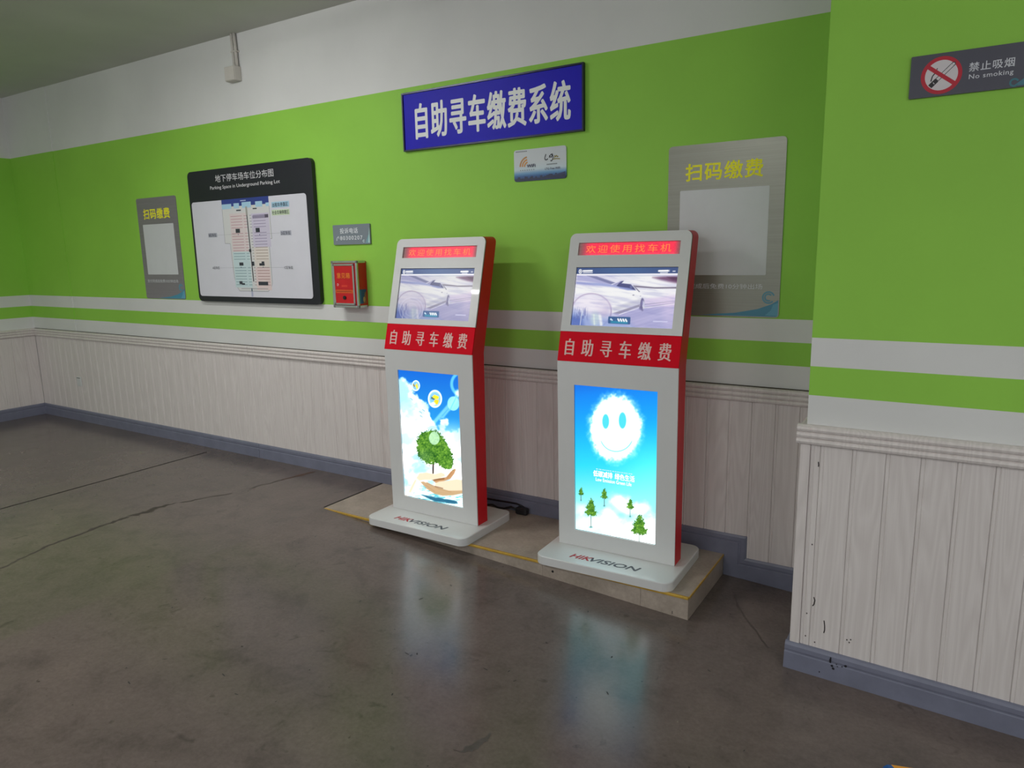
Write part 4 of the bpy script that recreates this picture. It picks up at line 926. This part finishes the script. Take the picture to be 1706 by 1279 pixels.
# suggestion box
def build_box():
    x0, x1, z0, z1, D = -0.529, -0.267, 1.366, 1.711, 0.105
    r = empty('suggestion_box', ((x0+x1)/2, 0, z0)); tag(r, 'red suggestion box with aluminium frame mounted beside the map board', 'box'); ox, oz = r.location.x, z0
    def B(name, boxes, m, bev=0.0, parent=r): return link(name, box_mesh(name, [(a-ox, b-ox, c, d, e-oz, g-oz) for a, b, c, d, e, g in boxes], bev), parent, (m,))
    red = mat('red box panel', rgb(196, 22, 34), 0.35, mottled=0.06); w = 0.017
    B('body', [(x0+0.004, x1-0.004, -D+0.006, -0.0015, z0+0.004, z1-0.004)], red)
    for xa in (x0, x1-w):
        B('frame_post', [(xa, xa+w, -D, -D+w, z0+w, z1-w)], M_ALU, 0.003); B('frame_post', [(xa, xa+w*0.6, -0.012, -0.001, z0+w, z1-w)], M_ALU, 0.002)
        for za in (z0, z1-w): B('side_bar', [(xa+(0 if xa == x0 else w*0.35), xa+(w*0.65 if xa == x0 else w), -D+w, -0.012, za, za+w)], M_ALU, 0.002)
    for za in (z0, z1-w): B('frame_bar', [(x0+w, x1-w, -D, -D+w, za, za+w)], M_ALU, 0.003)
    for xa in (x0, x1-w):
        for za in (z0, z1-w): B('corner_cap', [(xa-0.001, xa+w+0.001, -D-0.001, -D+w+0.001, za-0.001, za+w+0.001)], M_GREYPL, 0.004)
    # hinged door with its own frame
    d = empty('door', (0, 0, 0)); d.parent = r
    a0, a1, c0, c1, t = x0+0.019, x1-0.030, z0+0.020, z1-0.022, 0.014
    B('door_panel', [(a0+t*0.5, a1-t*0.5, -D-0.001, -D+0.008, c0+t*0.5, c1-t*0.5)], red, 0, d)
    B('door_frame', [(a0, a0+t, -D-0.005, -D+0.006, c0+t, c1-t)], M_ALU, 0.002, d); B('door_frame', [(a1-t, a1, -D-0.005, -D+0.006, c0+t, c1-t)], M_ALU, 0.002, d)
    B('door_frame', [(a0+t, a1-t, -D-0.005, -D+0.006, c0, c0+t)], M_ALU, 0.002, d); B('door_frame', [(a0+t, a1-t, -D-0.005, -D+0.006, c1-t, c1)], M_ALU, 0.002, d)
    for xa in (a0, a1-t):
        for za in (c0, c1-t): B('door_corner', [(xa, xa+t, -D-0.006, -D+0.006, za, za+t)], M_GREYPL, 0.002, d)
    f = Frame((-ox, -D-0.0012, -oz), (1, 0, 0), (0, 0, 1)); p = Print(f, 0.0)
    p.rect(a0+t, a1-t, 1.474, 1.499, (206, 84, 36)); p.rect(a0+t+0.01, a1-t-0.02, 1.484, 1.489, (150, 60, 30))
    p.rect(-0.43, -0.37, 1.520, 1.534, (214, 60, 44)); p.path([(-0.472, 1.545), (-0.460, 1.540), (-0.462, 1.530), (-0.474, 1.528), (-0.472, 1.545)], 0.003, (226, 206, 206))
    p.build('door_print', d)
    text('letters', d, mat('orange box letters', rgb(232, 132, 40), 0.5, mottled=0.05), f, '意见箱', -0.472, -0.338, 1.583, 1.624, 0.0006, bold=0.015, spacing=1.1)
    link('lock', cyl('lock', f, -0.402, 1.441, 0.014, 0.0, 0.007, 16), d, (M_BLACK,))
    sf = Frame((x1-ox-0.0038, 0, -oz), (0, 1, 0), (0, 0, 1)); p = Print(sf, 0.0004)
    p.rect(-D+w, -0.014, z0+0.030, z0+0.135, (40, 70, 130)); p.poly([(-0.05, z0+0.03), (-0.014, z0+0.03), (-0.014, z0+0.12), (-0.03, z0+0.11), (-0.04, z0+0.07)], (150, 92, 70)); p.rect(-D+w, -0.07, z0+0.03, z0+0.13, (52, 110, 176)); p.disc(-0.04, z0+0.06, 0.012, 0.02, (196, 150, 110), 10)
    p.build('side_print', r)
build_box()

# junction box and conduit near the ceiling
def build_junction():
    r = empty('junction_box', (-1.56, 0, 3.185)); tag(r, 'small pale junction box with a conduit up to the ceiling', 'junction box')
    pl = mat('aged white plastic', rgb(196, 192, 184), 0.5, mottled=0.05)
    link('box', box_mesh('box', [(-0.062, 0.062, -0.062, -0.0005, -0.055, 0.055)], 0.004), r, (pl,)); link('lid', box_mesh('lid', [(-0.058, 0.058, -0.068, -0.0625, -0.051, 0.051)], 0.002), r, (pl,))
    for dx in (0.012, 0.044): link('conduit', tube('conduit', [(dx, -0.020, 0.050), (dx-0.004, -0.020, 0.2), (dx-0.008, -0.020, ZC-3.185-0.001)], 0.0125, 10), r, (pl,))
    link('clip', box_mesh('clip', [(-0.006, 0.062, -0.034, -0.0005, 0.16, 0.172)], 0.002), r, (pl,))
build_junction()

# wall outlet in the boards
def build_outlet():
    r = empty('wall_outlet', (-4.607, -0.010, 0.456)); tag(r, 'small white wall outlet low on the boards near the left corner', 'outlet')
    pl = mat('white outlet plastic', rgb(206, 208, 206), 0.4, mottled=0.03)
    link('face_plate', box_mesh('face_plate', [(-0.043, 0.043, -0.012, -0.0002, -0.058, 0.046)], 0.004), r, (pl,))
    link('rocker', box_mesh('rocker', [(-0.030, 0.030, -0.0155, -0.0122, -0.040, 0.022)], 0.001), r, (pl,))
    link('slot', box_mesh('slot', [(-0.034, 0.034, -0.0128, -0.0121, 0.028, 0.034)]), r, (M_BLACK,)); link('slot', box_mesh('slot', [(-0.036, -0.016, -0.0128, -0.0121, 0.008, 0.013)]), r, (M_BLACK,))
build_outlet()

# black power lead and adapter behind the first kiosk
def build_cable():
    r = empty('power_lead', (1.09, -0.055, 0.0)); tag(r, 'black power lead and plug lying behind the tree-picture kiosk', 'cable')
    link('adapter', box_mesh('adapter', [(-0.045, 0.045, -0.024, 0.022, 0.001, 0.048)], 0.012, 3), r, (M_BLACK,))
    pts = [(-0.045, 0.0, 0.026)]+[(-0.045-0.05*i, 0.012*math.sin(i*1.7)-0.0, 0.030-0.012*min(1, i/3)+0.006*math.sin(i*2.1)) for i in range(1, 12)]
    link('lead', tube('lead', pts, 0.007, 8), r, (M_BLACK,))
    pts = [(0.0, 0.022, 0.03), (0.01, 0.028, 0.034), (-0.02, 0.027, 0.046), (-0.06, 0.027, 0.056), (-0.16, 0.026, 0.054), (-0.3, 0.026, 0.05), (-0.5, 0.024, 0.03)]
    link('lead', tube('lead', pts, 0.006, 8), r, (M_BLACK,))
build_cable()

# bright packet on the floor by the pillar, mostly out of the picture
def build_packet():
    X, Y = 3.470, -1.280; z = floor_z(X); r = empty('snack_packet', (X, Y, z), 0.35); tag(r, 'blue and orange packet on the floor at the bottom edge, near the pillar', 'packet')
    P = [(-0.06, -0.06), (0.06, -0.06), (0.065, 0.045), (-0.055, 0.05)]; V = [(a, b, 0.002) for a, b in P]+[(a*0.8, b*0.8, 0.022) for a, b in P]
    link('wrapper', mesh('wrapper', V, [(3, 2, 1, 0), (4, 5, 6, 7), (0, 1, 5, 4), (1, 2, 6, 5), (2, 3, 7, 6), (3, 0, 4, 7)]), r, (mat('blue wrapper', rgb(30, 96, 168), 0.35, mottled=0.1),))
    link('orange_flash', mesh('orange_flash', [(-0.03, 0.0405, 0.0228), (0.052, 0.036, 0.0228), (0.048, -0.04, 0.0228), (0.0, -0.04, 0.0228), (-0.03, 0.0405, 0.0222), (0.052, 0.036, 0.0222), (0.048, -0.04, 0.0222), (0.0, -0.04, 0.0222)],
         [(3, 2, 1, 0), (4, 5, 6, 7), (0, 1, 5, 4), (1, 2, 6, 5), (2, 3, 7, 6), (3, 0, 4, 7)]), r, (mat('orange wrapper', rgb(236, 160, 40), 0.35, mottled=0.1),))
build_packet()

# ================================================================== TUBE LAMPS (outside the picture, above; two of them added fill)
def build_lamp(x, y, z, ln, axis, glow, watts, label):
    r = empty('tube_lamp', (x, y, z), 0 if axis == 'x' else math.pi/2); tag(r, label, 'lamp', 'tube lamps under the ceiling')
    link('housing', box_mesh('housing', [(-ln/2-0.03, ln/2+0.03, -0.06, 0.06, 0.012, 0.045)], 0.006), r, (mat('lamp housing', rgb(214, 214, 210), 0.4, mottled=0.03),))
    for s in (-1, 1): link('hanger', tube('hanger', [(s*ln*0.35, 0, 0.044), (s*ln*0.35, 0, ZC-z-0.001)], 0.006, 8), r, (M_GREYPL,))
    link('tube', tube('tube', [(-ln/2, 0, 0.0), (ln/2, 0, 0.0)], 0.013, 10), r, (mat('glowing tube', (0.8, 0.8, 0.8, 1), 0.4, emis=(1.0, 0.985, 0.985, 1), estr=glow),))
    ld = bpy.data.lights.new('reflector_light', 'AREA'); ld.shape = 'RECTANGLE'; ld.size = ln; ld.size_y = 0.10; ld.energy = watts; ld.color = (1.0, 0.985, 0.985)
    lo = bpy.data.objects.new('reflector_light', ld); COL.objects.link(lo); lo.parent = r; lo.location = (0, 0, -0.016)
for a in LAMPS: build_lamp(*a)
